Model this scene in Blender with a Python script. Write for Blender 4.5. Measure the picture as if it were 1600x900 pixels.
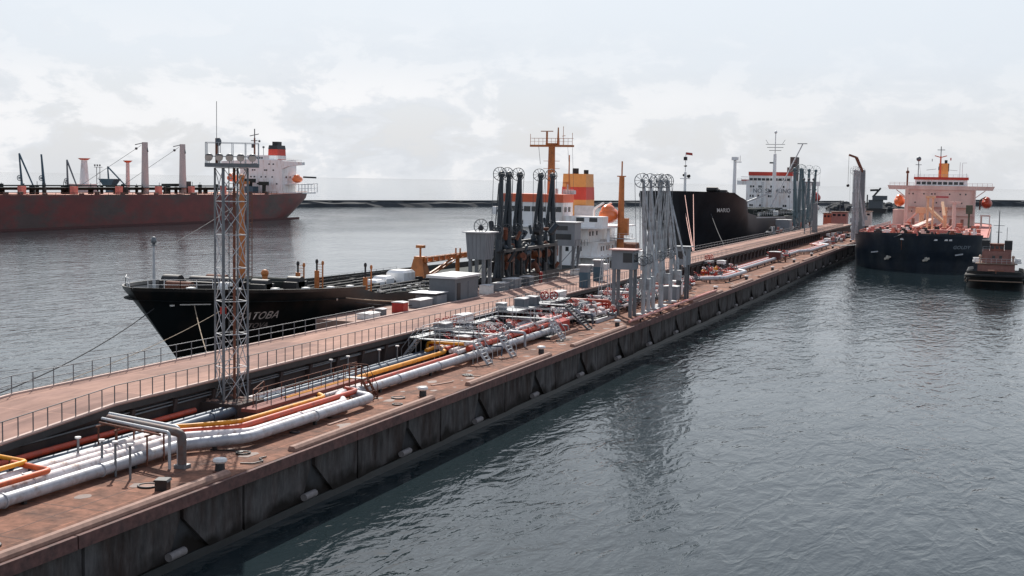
import bpy, math, random
from mathutils import Vector, Matrix, Quaternion
R = math.radians
random.seed(7)
S = bpy.context.scene
for o in list(bpy.data.objects): bpy.data.objects.remove(o)
C = bpy.data.collections.new('harbour'); S.collection.children.link(C)

# ------------------------------------------------------------------ camera
# the jetty runs along +Y; the camera looks from 21 m above the water
F = 2000.0
yaw, pitch, roll = math.atan(757/F), math.atan(169/F), math.atan(27/1600)
f = Vector((-math.sin(yaw)*math.cos(pitch), math.cos(yaw)*math.cos(pitch), -math.sin(pitch)))
r0 = Vector((math.cos(yaw), math.sin(yaw), 0)); u0 = r0.cross(f)
rv = r0*math.cos(roll)+u0*math.sin(roll); uv = u0*math.cos(roll)-r0*math.sin(roll)
cd = bpy.data.cameras.new('camera'); cam = bpy.data.objects.new('camera', cd); S.collection.objects.link(cam)
M = Matrix((rv, uv, -f)).transposed().to_4x4(); M.translation = (0, 0, 21); cam.matrix_world = M
cd.sensor_width = 36; cd.lens = 36*F/1600; cd.clip_start = 1; cd.clip_end = 60000
S.camera = cam
S.render.resolution_x, S.render.resolution_y = 1024, 576

# ------------------------------------------------------------------ sky and sun
SUN_EL, SUN_AZ = 42.0, 30.0          # azimuth counted from +Y towards -X
W = bpy.data.worlds.new('World'); S.world = W; W.use_nodes = True
nt = W.node_tree; nt.nodes.clear(); L = nt.links.new
def N(t, **k):
    n = nt.nodes.new(t)
    for a, b in k.items(): setattr(n, a, b)
    return n
out = N('ShaderNodeOutputWorld'); bg = N('ShaderNodeBackground'); sky = N('ShaderNodeTexSky')
sky.sky_type = 'NISHITA'; sky.sun_disc = False; sky.sun_elevation = R(SUN_EL); sky.sun_rotation = R(-SUN_AZ)
sky.air_density = 1.0; sky.dust_density = 2.0; sky.ozone_density = 1.5
bg.inputs['Strength'].default_value = 0.1
tc = N('ShaderNodeTexCoord'); sep = N('ShaderNodeSeparateXYZ'); L(tc.outputs['Generated'], sep.inputs[0])
def ramp(src, pts, interp='EASE'):
    r = N('ShaderNodeValToRGB'); r.color_ramp.interpolation = interp
    e = r.color_ramp.elements
    while len(e) < len(pts): e.new(.5)
    for k, (p, c) in enumerate(pts): e[k].position = p; e[k].color = (c if isinstance(c, tuple) else (c, c, c))+(1,)
    L(src, r.inputs[0]); return r
def mixc(fac, a, b):
    m = N('ShaderNodeMix', data_type='RGBA')
    if isinstance(fac, float): m.inputs[0].default_value = fac
    else: L(fac, m.inputs[0])
    for i, v in ((6, a), (7, b)):
        if isinstance(v, tuple): m.inputs[i].default_value = v+(1,)
        else: L(v, m.inputs[i])
    return m.outputs[2]
# thin high overcast brightening towards the horizon, over the clear-sky model
veil = ramp(sep.outputs['Z'], [(0.0, .95), (0.15, .92), (0.40, .58), (.65, .06), (1.0, .0)], 'LINEAR')
hz = ramp(sep.outputs['Z'], [(0.0, (6.5, 6.75, 7.1)), (0.035, (6.75, 6.95, 7.25)), (0.09, (7.0, 7.5, 8.15)), (0.15, (7.3, 7.85, 8.5)), (.5, (6.5, 7.2, 8.2))], 'LINEAR')
base = mixc(veil.outputs[0], sky.outputs[0], hz.outputs[0])
# cumulus banks low over the sea
mp = N('ShaderNodeMapping'); mp.inputs['Scale'].default_value = (1, 1, 2.1); mp.inputs['Location'].default_value = (3.1, .4, .25); L(tc.outputs['Generated'], mp.inputs[0])
n1 = N('ShaderNodeTexNoise'); n1.inputs['Scale'].default_value = 15; n1.inputs['Detail'].default_value = 10; n1.inputs['Roughness'].default_value = .58; n1.inputs['Distortion'].default_value = .25
L(mp.outputs[0], n1.inputs['Vector'])
n2 = N('ShaderNodeTexNoise'); n2.inputs['Scale'].default_value = 5.5; n2.inputs['Detail'].default_value = 3; L(mp.outputs[0], n2.inputs['Vector'])
def mth(op, a, b=None, c=None):
    m = N('ShaderNodeMath', operation=op)
    for i, v in enumerate((a, b, c)):
        if v is None: continue
        if isinstance(v, (int, float)): m.inputs[i].default_value = v
        else: L(v, m.inputs[i])
    return m.outputs[0]
cov = mth('ADD', mth('MULTIPLY', n1.outputs[0], .6), mth('MULTIPLY', n2.outputs[0], .4))
band = ramp(sep.outputs['Z'], [(0.0, .8), (0.02, 1), (0.06, .95), (0.095, .35), (0.13, .05), (.3, 0.3), (1, .5)])
lft = mth('MULTIPLY_ADD', sep.outputs['X'], -1.5, .35)      # more cloud out to sea on the left
lf = mth('MINIMUM', mth('MAXIMUM', lft, .45), 1.0)
cl = ramp(cov, [(.43, 0.0), (.51, .85), (.62, 1.0)])
cf = mth('MULTIPLY', mth('MULTIPLY', cl.outputs[0], band.outputs[0]), lf)
shade = ramp(n1.outputs[0], [(.40, (6.15, 6.6, 7.25)), (.49, (7.2, 7.5, 7.95)), (.57, (8.9, 8.9, 9.05))])
fin = mixc(mth('MULTIPLY', cf, .8), base, shade.outputs[0])
L(fin, bg.inputs[0]); L(bg.outputs[0], out.inputs[0])
sl = bpy.data.lights.new('sun', 'SUN'); sl.energy = 5.0; sl.angle = R(.5); sl.color = (1, .95, .88)
so = bpy.data.objects.new('sun', sl); S.collection.objects.link(so)
sd = Vector((-math.cos(R(SUN_EL))*math.sin(R(SUN_AZ)), math.cos(R(SUN_EL))*math.cos(R(SUN_AZ)), math.sin(R(SUN_EL))))
so.rotation_euler = sd.to_track_quat('Z', 'Y').to_euler(); so.location = (0, 0, 60)
S.view_settings.view_transform = 'Standard'; S.view_settings.look = 'None'; S.view_settings.gamma = 1
S.view_settings.exposure = 0.15

# ------------------------------------------------------------------ materials
MATS = {}
def mat(name, col, rough=.6, metal=0, var=.18, scale=1.5, col2=None, f2=.5, s2=.35, stretch=(1, 1, 1), bump=0, spec=.5, sharp=.12, slab=None, dark_below=None, world=False):
    """base colour broken up by fine noise; col2 = stains/rust of their own shape"""
    if name in MATS: return MATS[name]
    m = bpy.data.materials.new(name); m.use_nodes = True; t = m.node_tree; b = t.nodes['Principled BSDF']; l = t.links.new
    b.inputs['Roughness'].default_value = rough; b.inputs['Metallic'].default_value = metal
    b.inputs['Specular IOR Level'].default_value = spec
    co = t.nodes.new('ShaderNodeTexCoord'); mp = t.nodes.new('ShaderNodeMapping'); mp.inputs['Scale'].default_value = stretch
    CO = t.nodes.new('ShaderNodeNewGeometry').outputs['Position'] if world else co.outputs['Object']
    l(CO, mp.inputs[0])
    n = t.nodes.new('ShaderNodeTexNoise'); n.inputs['Scale'].default_value = scale; n.inputs['Detail'].default_value = 6; n.inputs['Roughness'].default_value = .65
    l(mp.outputs[0], n.inputs['Vector'])
    mr = t.nodes.new('ShaderNodeMapRange'); mr.inputs[1].default_value = .3; mr.inputs[2].default_value = .7
    mr.inputs[3].default_value = 1-var; mr.inputs[4].default_value = 1+var; l(n.outputs[0], mr.inputs[0])
    mx = t.nodes.new('ShaderNodeMix'); mx.data_type = 'RGBA'; mx.blend_type = 'MULTIPLY'; mx.inputs[0].default_value = 1
    cc = t.nodes.new('ShaderNodeCombineColor')
    for i in range(3): l(mr.outputs[0], cc.inputs[i])
    l(cc.outputs[0], mx.inputs[7])
    if col2:
        n2 = t.nodes.new('ShaderNodeTexNoise'); n2.inputs['Scale'].default_value = s2; n2.inputs['Detail'].default_value = 8; n2.inputs['Roughness'].default_value = .7
        mp2 = t.nodes.new('ShaderNodeMapping'); mp2.inputs['Scale'].default_value = stretch; mp2.inputs['Location'].default_value = (7.3, 2.2, 5.1)
        l(CO, mp2.inputs[0]); l(mp2.outputs[0], n2.inputs['Vector'])
        mr2 = t.nodes.new('ShaderNodeMapRange'); mr2.inputs[1].default_value = f2-sharp; mr2.inputs[2].default_value = f2+sharp; l(n2.outputs[0], mr2.inputs[0])
        m2 = t.nodes.new('ShaderNodeMix'); m2.data_type = 'RGBA'; l(mr2.outputs[0], m2.inputs[0])
        m2.inputs[6].default_value = (*col, 1); m2.inputs[7].default_value = (*col2, 1); l(m2.outputs[2], mx.inputs[6])
    else: mx.inputs[6].default_value = (*col, 1)
    fin_ = mx.outputs[2]
    if slab:
        bt_ = t.nodes.new('ShaderNodeTexBrick'); bt_.offset = .0; bt_.inputs['Scale'].default_value = 1; bt_.inputs['Brick Width'].default_value = slab[0]; bt_.inputs['Row Height'].default_value = slab[1]
        bt_.inputs['Color1'].default_value = (1.12, 1.1, 1.08, 1); bt_.inputs['Color2'].default_value = (.80, .80, .82, 1); bt_.inputs['Mortar'].default_value = (1.35, 1.3, 1.25, 1); bt_.inputs['Mortar Size'].default_value = .05; bt_.inputs['Mortar Smooth'].default_value = .6
        l(co.outputs['Object'], bt_.inputs['Vector']); m3 = t.nodes.new('ShaderNodeMix'); m3.data_type = 'RGBA'; m3.blend_type = 'MULTIPLY'; m3.inputs[0].default_value = 1; l(fin_, m3.inputs[6]); l(bt_.outputs['Color'], m3.inputs[7]); fin_ = m3.outputs[2]
    if dark_below:  # darker towards the bottom, with an uneven upper edge
        sp_ = t.nodes.new('ShaderNodeSeparateXYZ'); l(CO, sp_.inputs[0]); nn = t.nodes.new('ShaderNodeTexNoise'); nn.inputs['Scale'].default_value = .45; nn.inputs['Detail'].default_value = 6; l(CO, nn.inputs['Vector'])
        ad = t.nodes.new('ShaderNodeMath'); ad.operation = 'MULTIPLY_ADD'; ad.inputs[1].default_value = 3.0; l(nn.outputs[0], ad.inputs[0]); l(sp_.outputs[2], ad.inputs[2])
        r4 = t.nodes.new('ShaderNodeMapRange'); r4.inputs[1].default_value = dark_below+1.35; r4.inputs[2].default_value = dark_below+2.1; r4.inputs[3].default_value = 1; r4.inputs[4].default_value = 0; l(ad.outputs[0], r4.inputs[0])
        m4 = t.nodes.new('ShaderNodeMix'); m4.data_type = 'RGBA'; l(r4.outputs[0], m4.inputs[0]); l(fin_, m4.inputs[6]); m4.inputs[7].default_value = (.014, .011, .009, 1); fin_ = m4.outputs[2]
    l(fin_, b.inputs['Base Color'])
    if bump:
        bp = t.nodes.new('ShaderNodeBump'); bp.inputs['Strength'].default_value = .6; bp.inputs['Distance'].default_value = bump
        l(n.outputs[0], bp.inputs['Height']); l(bp.outputs[0], b.inputs['Normal'])
    MATS[name] = m; return m
deckc = mat('concrete_deck', (.245, .118, .078), .9, var=.42, scale=1.6, col2=(.10, .058, .045), f2=.56, s2=.35, bump=.02, spec=.2, slab=(3.2, 5.6))
roadc = mat('concrete_road', (.335, .205, .163), .9, spec=.2, var=.26, scale=1.2, col2=(.3, .18, .15), f2=.57, s2=.3, stretch=(1, .25, 1), slab=(4.2, 7.0))
kerbm = mat('kerb_concrete', (.30, .18, .14), .85, var=.25, scale=2)
fascm = mat('edge_beam_concrete', (.15, .07, .06), .85, var=.35, scale=2.5, col2=(.09, .05, .045), f2=.52, s2=.8)
wallm = mat('quay_wall_concrete', (.092, .086, .084), .9, var=.5, scale=1.4, col2=(.04, .028, .024), f2=.52, s2=.5, stretch=(1, 1, .3), bump=.06, spec=.2, dark_below=.75, world=True)
darkc = mat('dark_concrete', (.025, .025, .026), .6, var=.4)  # near black; gives the roadway slab its painted-in shade
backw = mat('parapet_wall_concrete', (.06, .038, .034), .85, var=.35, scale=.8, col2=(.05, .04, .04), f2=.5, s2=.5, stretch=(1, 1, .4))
steel = mat('galvanised_steel', (.17, .185, .20), .5, .4, var=.15)
lsteel = mat('pale_steel', (.46, .48, .5), .5, .2, var=.15)
railm = mat('railing_paint', (.10, .11, .12), .6, .2)
rust = mat('rusty_steel', (.16, .06, .035), .8, var=.35, scale=3)
pgrey = mat('pipe_aluminium', (.40, .41, .44), .5, .2, var=.2, scale=1.4, col2=(.25, .21, .19), f2=.60, s2=1.3, sharp=.09)
pwhite = mat('pipe_white', (.72, .65, .64), .6, var=.18, scale=1.5, col2=(.32, .2, .16), f2=.60, s2=1.6, sharp=.08)
pred = mat('pipe_red', (.48, .055, .02), .5, var=.2, col2=(.22, .05, .03), f2=.6, s2=1)
porange = mat('pipe_orange', (.60, .10, .02), .55, var=.2, col2=(.25, .06, .03), f2=.62, s2=1.5)
pyellow = mat('pipe_yellow', (.80, .33, .015), .55, var=.18, col2=(.4, .14, .03), f2=.62, s2=1.5)
pblue = mat('pipe_slate_shaded', (.07, .095, .13), .5, .2)  # slate, darkened to carry the retaining wall's shadow on the back pipes
redp = mat('red_paint', (.42, .03, .02), .5, var=.15)
whitep = mat('white_paint', (.80, .79, .77), .5, var=.06, col2=(.6, .55, .5), f2=.68, s2=1.5)
shipw = mat('superstructure_white', (.86, .86, .86), .45, var=.06, scale=.3, col2=(.58, .47, .40), f2=.62, s2=.5, stretch=(1, 1, .25))
shipp = mat('superstructure_pink', (.74, .54, .47), .5, var=.08, scale=.3, col2=(.60, .38, .34), f2=.6, s2=.3, stretch=(1, 1, .3))
glass = mat('window_glass', (.02, .025, .03), .12, var=.1)
black = mat('black_paint', (.018, .018, .02), .5, var=.3)
orng = mat('orange_fascia', (.72, .13, .05), .5, var=.1)
obrown = mat('ochre_mast_paint', (.50, .17, .045), .55, var=.18, scale=1, col2=(.3, .09, .03), f2=.62, s2=1)
lifeo = mat('lifeboat_orange', (.85, .20, .06), .35, var=.08)
booth = mat('booth_grey', (.21, .23, .25), .6, var=.12, scale=1, stretch=(1, 1, .3))
shedm = mat('shed_grey', (.14, .155, .17), .7, var=.1)
roofm = mat('roof_pale', (.60, .60, .60), .7, var=.1)
tealm = mat('teal_paint', (.045, .10, .14), .5, var=.2)
armd = mat('arm_dark', (.022, .032, .042), .45, .1, var=.3, scale=2)
armg = mat('arm_grey', (.40, .42, .44), .5, .2, var=.15, scale=2, col2=(.2, .17, .16), f2=.62, s2=1.4)
armt = mat('arm_teal', (.10, .15, .17), .5, .2, var=.2, scale=2)
hullb = mat('hull_black', (.007, .010, .011), .42, var=.4, scale=.4, col2=(.032, .022, .018), f2=.57, s2=.25, stretch=(1, 1, .3))
hulln = mat('hull_navy', (.014, .022, .034), .4, var=.3, scale=.3, col2=(.045, .05, .055), f2=.58, s2=.2, stretch=(1, 1, .5))
hullk = mat('hull_soot', (.018, .019, .024), .5, var=.3, scale=.3, col2=(.035, .033, .036), f2=.6, s2=.15, stretch=(1, 1, .4))
hullr = mat('hull_red', (.15, .018, .016), .5, var=.3, scale=.25, col2=(.065, .035, .032), f2=.53, s2=.07, stretch=(1, .5, 1), sharp=.06)
deckr = mat('ship_deck_red', (.50, .17, .12), .7, var=.2, scale=.5)
deckp = mat('ship_deck_pink', (.50, .19, .16), .7, var=.2, scale=.5)
deckg = mat('ship_deck_dark', (.035, .042, .04), .85, spec=.2, var=.3, scale=.8)
tan = mat('funnel_tan', (.70, .31, .085), .5, var=.08)
fred = mat('funnel_red', (.55, .05, .03), .5, var=.1)
rope = mat('rope', (.42, .33, .24), .9, var=.2)
roped = mat('rope_dark', (.05, .05, .055), .9)
ropep = mat('rope_pink', (.70, .40, .34), .9)
rockm = mat('rock', (.045, .05, .055), .9, var=.5, scale=.3, bump=.3)
brkm = mat('breakwater_concrete', (.04, .046, .052), .9, var=.3, scale=.1, bump=.1)
letter = mat('letter_paint', (.72, .60, .54), .7, var=.3, scale=3)
letterw = mat('letter_pale', (.75, .75, .75), .7, var=.2, scale=2)
tugb = mat('tug_brown', (.26, .12, .10), .6, var=.3, scale=1)
rubber = mat('rubber', (.02, .02, .02), .8)

# ------------------------------------------------------------------ mesh helpers
class MB:
    def __init__(s): s.v = []; s.f = []; s.sm = []
    def add(s, vs, fs, smooth=False):
        k = len(s.v); s.v += [tuple(p) for p in vs]; s.f += [tuple(i+k for i in q) for q in fs]; s.sm += [smooth]*len(fs); return s
    def bx(s, x0, x1, y0, y1, z0, z1):
        return s.add([(x0, y0, z0), (x1, y0, z0), (x1, y1, z0), (x0, y1, z0), (x0, y0, z1), (x1, y0, z1), (x1, y1, z1), (x0, y1, z1)],
                     [(3, 2, 1, 0), (4, 5, 6, 7), (0, 1, 5, 4), (1, 2, 6, 5), (2, 3, 7, 6), (3, 0, 4, 7)])
    def beam(s, p, q, w, h=None):
        p, q = Vector(p), Vector(q); h = h or w; d = (q-p)
        if d.length < 1e-6: return s
        d.normalize(); up = Vector((0, 0, 1)) if abs(d.z) < .95 else Vector((0, 1, 0))
        a = d.cross(up).normalized()*(w/2); b = a.cross(d).normalized()*(h/2)
        vs = [c+sa*a+sb*b for c in (p, q) for sa, sb in ((-1, -1), (1, -1), (1, 1), (-1, 1))]
        return s.add(vs, [(0, 1, 2, 3), (7, 6, 5, 4), (0, 4, 5, 1), (1, 5, 6, 2), (2, 6, 7, 3), (3, 7, 4, 0)])
    def tube(s, p, q, r, n=8, r2=None, cap=True):
        p, q = Vector(p), Vector(q); r2 = r if r2 is None else r2; d = (q-p).normalized()
        up = Vector((0, 0, 1)) if abs(d.z) < .95 else Vector((0, 1, 0)); a = d.cross(up).normalized(); b = a.cross(d)
        vs = [c+(a*math.cos(t)+b*math.sin(t))*rr for c, rr in ((p, r), (q, r2)) for t in [2*math.pi*i/n for i in range(n)]]
        s.add(vs, [(i, (i+1) % n, n+(i+1) % n, n+i) for i in range(n)], True)
        if cap:
            s.add(vs[:n], [tuple(range(n-1, -1, -1))]); s.add(vs[n:], [tuple(range(n))])
        return s
    def path(s, pts, r, n=10, bend=None):
        pts = [Vector(p) for p in pts]; bend = r*2.2 if bend is None else bend; P = [pts[0]]
        for a, b, c in zip(pts, pts[1:], pts[2:]):
            d1, d2 = (a-b), (c-b); l = min(bend, d1.length*.45, d2.length*.45); d1.normalize(); d2.normalize()
            if l < .02: P.append(b); continue
            p0, p1 = b+d1*l, b+d2*l
            for k in range(5):
                t = k/4; P.append(p0*(1-t)**2+b*2*t*(1-t)+p1*t*t)
        P.append(pts[-1]); vs = []; ref = None
        for i, p in enumerate(P):
            d = (P[min(i+1, len(P)-1)]-P[max(i-1, 0)]).normalized()
            if ref is None: ref = Vector((0, 0, 1)) if abs(d.z) < .9 else Vector((1, 0, 0))
            a = (ref-d*ref.dot(d)).normalized(); ref = a; b = d.cross(a)
            vs += [p+(a*math.cos(2*math.pi*j/n)+b*math.sin(2*math.pi*j/n))*r for j in range(n)]
        m = len(P)
        s.add(vs, [(i*n+j, i*n+(j+1) % n, (i+1)*n+(j+1) % n, (i+1)*n+j) for i in range(m-1) for j in range(n)], True)
        s.add(vs[:n], [tuple(range(n-1, -1, -1))]); s.add(vs[-n:], [tuple(range(n))]); return s
    def ring(s, c, nrm, R_, r, n=20, m=5):
        c = Vector(c); nrm = Vector(nrm).normalized(); up = Vector((0, 0, 1)) if abs(nrm.z) < .9 else Vector((1, 0, 0))
        a = nrm.cross(up).normalized(); b = nrm.cross(a); vs = []
        for i in range(n):
            t = 2*math.pi*i/n; e = a*math.cos(t)+b*math.sin(t)
            vs += [c+e*(R_+r*math.cos(2*math.pi*j/m))+nrm*r*math.sin(2*math.pi*j/m) for j in range(m)]
        return s.add(vs, [(i*m+j, i*m+(j+1) % m, ((i+1) % n)*m+(j+1) % m, ((i+1) % n)*m+j) for i in range(n) for j in range(m)], True)
    def wheel(s, c, nrm, R_, r, sp=8):
        s.ring(c, nrm, R_, r); c = Vector(c); nrm = Vector(nrm).normalized(); up = Vector((0, 0, 1)) if abs(nrm.z) < .9 else Vector((1, 0, 0))
        a = nrm.cross(up).normalized(); b = nrm.cross(a)
        for i in range(sp):
            t = 2*math.pi*i/sp; s.tube(c, c+(a*math.cos(t)+b*math.sin(t))*R_, r*.6, 4, cap=False)
        return s.tube(c-nrm*r*2, c+nrm*r*2, R_*.22, 8)
    def ball(s, c, rx, ry=None, rz=None, n=10, m=7):
        ry = ry or rx; rz = rz or rx; vs = []
        for i in range(1, m):
            p = math.pi*i/m
            vs += [(c[0]+rx*math.sin(p)*math.cos(2*math.pi*j/n), c[1]+ry*math.sin(p)*math.sin(2*math.pi*j/n), c[2]+rz*math.cos(p)) for j in range(n)]
        k = len(vs); vs += [(c[0], c[1], c[2]+rz), (c[0], c[1], c[2]-rz)]
        fs = [((i)*n+j, (i+1)*n+j, (i+1)*n+(j+1) % n, i*n+(j+1) % n) for i in range(m-2) for j in range(n)]
        fs += [(k, j, (j+1) % n) for j in range(n)]+[(k+1, (m-2)*n+(j+1) % n, (m-2)*n+j) for j in range(n)]
        return s.add(vs, fs, True)
    def prism(s, pts, ax, a, b):
        n = len(pts)
        def q(p, h): return {'z': (p[0], p[1], h), 'x': (h, p[0], p[1]), 'y': (p[0], h, p[1])}[ax]
        vs = [q(p, a) for p in pts]+[q(p, b) for p in pts]
        return s.add(vs, [tuple(range(n-1, -1, -1)), tuple(range(n, 2*n))]+[(i, (i+1) % n, n+(i+1) % n, n+i) for i in range(n)])
    def frustum(s, c, w0, d0, w1, d1, h):
        x, y, z = c
        vs = [(x+sx*w/2, y+sy*d/2, z+k) for w, d, k in ((w0, d0, 0), (w1, d1, h)) for sx, sy in ((-1, -1), (1, -1), (1, 1), (-1, 1))]
        return s.add(vs, [(3, 2, 1, 0), (4, 5, 6, 7), (0, 1, 5, 4), (1, 2, 6, 5), (2, 3, 7, 6), (3, 0, 4, 7)])
    def shift(s, d): s.v = [(p[0]+d[0], p[1]+d[1], p[2]+d[2]) for p in s.v]; return s
def fix_normals(me):
    import bmesh
    b = bmesh.new(); b.from_mesh(me); bmesh.ops.recalc_face_normals(b, faces=b.faces); b.to_mesh(me); b.free()
def part(name, mb, m, parent=None, label=None):
    me = bpy.data.meshes.new(name); me.from_pydata(mb.v, [], mb.f); me.polygons.foreach_set('use_smooth', mb.sm); me.update(); fix_normals(me)
    me.materials.append(m); o = bpy.data.objects.new(name, me); C.objects.link(o); o.parent = parent
    if label: o['label'] = label
    return o
def tag(o, label, cat, group=None):
    o['label'] = label; o['category'] = cat
    if group: o['group'] = group
    return o
def thing(name, label, cat, loc=(0, 0, 0), rz=0, group=None):
    o = bpy.data.objects.new(name, None); C.objects.link(o); o.location = loc; o.rotation_euler = (0, 0, rz); o.empty_display_size = .3
    return tag(o, label, cat, group)
def solo(name, mb, m, label, cat, loc=(0, 0, 0), group=None, rz=0):
    o = part(name, mb, m); o.location = loc; o.rotation_euler = (0, 0, rz); return tag(o, label, cat, group)
def struct(name, mb, m): o = part(name, mb, m); o['kind'] = 'structure'; return o
def dup(root, loc, rz=None, label=None, scale=None):
    r = root.copy(); C.objects.link(r); r.location = loc
    if rz is not None: r.rotation_euler = (0, 0, rz)
    if scale: r.scale = scale
    if label: r['label'] = label
    for ch in list(root.children):
        c = ch.copy(); C.objects.link(c); c.parent = r
        for g in list(ch.children):
            d = g.copy(); C.objects.link(d); d.parent = c
    return r
def text(name, s, size, fn, m, parent, align='CENTER', shear=0):
    cu = bpy.data.curves.new(name, 'FONT'); cu.body = s; cu.size = size; cu.align_x = align; cu.resolution_u = 3; cu.shear = shear; cu.offset = size*.012
    o = bpy.data.objects.new('tmp', cu); C.objects.link(o); dg = bpy.context.evaluated_depsgraph_get(); dg.update()
    me = bpy.data.meshes.new_from_object(o.evaluated_get(dg)); me.name = name; bpy.data.objects.remove(o)
    for v in me.vertices: v.co = fn(v.co.x, v.co.y)
    me.materials.clear(); me.materials.append(m); t = bpy.data.objects.new(name, me); C.objects.link(t); t.parent = parent; return t

# ------------------------------------------------------------------ water and sea
def water_mat():
    m = bpy.data.materials.new('sea_water'); m.use_nodes = True; t = m.node_tree; b = t.nodes['Principled BSDF']; l = t.links.new
    b.inputs['Base Color'].default_value = (.016, .026, .03, 1); b.inputs['Roughness'].default_value = .03; b.inputs['IOR'].default_value = 1.333
    g = t.nodes.new('ShaderNodeNewGeometry'); last = None; hs = []
    for sc, st, am, dt, ridge in ((.05, (1, .6, 1), .34, 2, 0), (.24, (1, .45, 1), .27, 3, 0), (.55, (1, .4, 1), .085, 3, 1), (1.1, (1.0, .45, 1), .075, 4, 0), (3.2, (1, .7, 1), .024, 3, 0)):
        mp = t.nodes.new('ShaderNodeMapping'); mp.inputs['Scale'].default_value = st; mp.inputs['Rotation'].default_value = (0, 0, R(-28)); l(g.outputs['Position'], mp.inputs[0])
        n = t.nodes.new('ShaderNodeTexNoise'); n.inputs['Scale'].default_value = sc; n.inputs['Detail'].default_value = dt; n.inputs['Roughness'].default_value = .5; n.inputs['Distortion'].default_value = .5
        l(mp.outputs[0], n.inputs['Vector']); o_ = n.outputs[0]
        if ridge:
            q = t.nodes.new('ShaderNodeMath'); q.operation = 'MULTIPLY_ADD'; q.inputs[1].default_value = 4; q.inputs[2].default_value = -2; l(o_, q.inputs[0])
            q2 = t.nodes.new('ShaderNodeMath'); q2.operation = 'ABSOLUTE'; l(q.outputs[0], q2.inputs[0]); q3 = t.nodes.new('ShaderNodeMath'); q3.operation = 'SUBTRACT'; q3.inputs[0].default_value = 1; l(q2.outputs[0], q3.inputs[1]); o_ = q3.outputs[0]
        k = t.nodes.new('ShaderNodeMath'); k.operation = 'MULTIPLY'; k.inputs[1].default_value = am; l(o_, k.inputs[0]); hs.append(k.outputs[0])
    for h in hs:
        if last is None: last = h
        else:
            a = t.nodes.new('ShaderNodeMath'); a.operation = 'ADD'; l(last, a.inputs[0]); l(h, a.inputs[1]); last = a.outputs[0]
    # calm and ruffled patches
    n = t.nodes.new('ShaderNodeTexNoise'); n.inputs['Scale'].default_value = .018; n.inputs['Detail'].default_value = 3; l(g.outputs['Position'], n.inputs['Vector'])
    mr = t.nodes.new('ShaderNodeMapRange'); mr.inputs[1].default_value = .35; mr.inputs[2].default_value = .65; mr.inputs[3].default_value = .45; mr.inputs[4].default_value = 1.0; l(n.outputs[0], mr.inputs[0])
    bp = t.nodes.new('ShaderNodeBump'); bp.inputs['Distance'].default_value = .92; l(mr.outputs[0], bp.inputs['Strength']); l(last, bp.inputs['Height']); l(bp.outputs[0], b.inputs['Normal'])
    return m
wm = water_mat()
mb = MB(); D = 30000
mb.add([(-D, -2000, 0), (D, -2000, 0), (D, D, 0), (-D, D, 0)], [(0, 1, 2, 3)])
struct('sea', mb, wm)

# ------------------------------------------------------------------ the jetty
XE, XW, Y0, Y1 = -40.0, -52.3, 20.0, 500.0       # lower quay deck
mb = MB(); mb.bx(XW, XE, Y0, Y1, 3.5, 4.0); deck = struct('quay_deck', mb, deckc)
mb = MB()                                        # joints between the cast slabs
y = 24.0
while y < 420: mb.bx(-46.6, -40.55, y, y+.07, 4.0, 4.006); y += 5.6
mb.bx(-43.2, -43.13, Y0, 420, 4.0, 4.005)
struct('deck_joints', mb, mat('joint_tar', (.09, .05, .04), .9))
mb = MB(); random.seed(3)
for i in range(70):                              # patched repairs and oil stains on the slab
    x = random.uniform(-44.5, -40.9); y = random.uniform(42, 240); a = random.uniform(.1, .7); n = 9
    mb.add([(x+a*random.uniform(.5, 1)*math.cos(k*.698), y+1.6*a*random.uniform(.5, 1)*math.sin(k*.698), 4.009) for k in range(n)], [tuple(range(n))])
o = struct('deck_stains', mb, mat('oil_stain', (.13, .075, .06), .7))

# quay wall: edge beam, caisson panels, mooring kerbs, drain stubs
qw = thing('quay_wall', 'long grey concrete quay wall with slanted panels and pipe stubs along the open water', 'quay wall', (-40, 20, 0))
def lq(mb): return mb.shift((40, -20, 0))
mb = MB(); y = Y0
while y < Y1: mb.bx(-40.0, -39.72, y, y+27.9, 3.32, 3.98); y += 28
part('edge_beam', lq(mb), fascm, qw)
mb = MB(); mb.bx(-41.4, -40.32, Y0, Y1, -1, 3.45); part('recess_wall', lq(mb), mat('recess_concrete', (.05, .05, .052), .9, var=.35, stretch=(1, 1, .3), spec=.2, dark_below=1.0, world=True), qw)
ST = [27.8+14*k for k in range(27)]
pan = None
for k, y in enumerate(ST):
    if y < 36 or y > 440: continue
    mb = MB()
    # two panels per bay, their lower corners cut away round the stub
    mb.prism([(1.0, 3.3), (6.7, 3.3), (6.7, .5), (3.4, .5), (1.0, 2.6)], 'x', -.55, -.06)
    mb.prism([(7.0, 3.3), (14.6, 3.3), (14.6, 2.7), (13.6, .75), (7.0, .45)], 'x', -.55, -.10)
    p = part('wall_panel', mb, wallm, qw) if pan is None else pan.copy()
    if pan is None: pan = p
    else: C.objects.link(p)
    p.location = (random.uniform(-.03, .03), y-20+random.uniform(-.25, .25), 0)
stub = None
for y in ST:
    if y < 36 or y > 440: continue
    if stub is None:
        mb = MB(); mb.tube((.14, -.7, .95), (.14, .7, .97), .23, 12); stub = part('pipe_stub', mb, mat('stub_concrete', (.20, .18, .175), .85, var=.4, scale=2), qw); s = stub
    else: s = stub.copy(); C.objects.link(s)
    s.location = (0, y-20, 0)
mb = MB(); mb.bx(-41.2, -40.2, Y0, Y1, -1.5, .5); part('wall_foot', lq(mb), mat('foot_dark', (.018, .02, .02), .5, var=.4), qw)  # plain dark strip along the foot of the wall
BOL = [61.9, 90.1, 117.8, 144.6, 172.5, 200.5, 227.1, 255, 283.5, 311.5, 353, 398, 428]
ends = [Y0]+BOL
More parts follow.
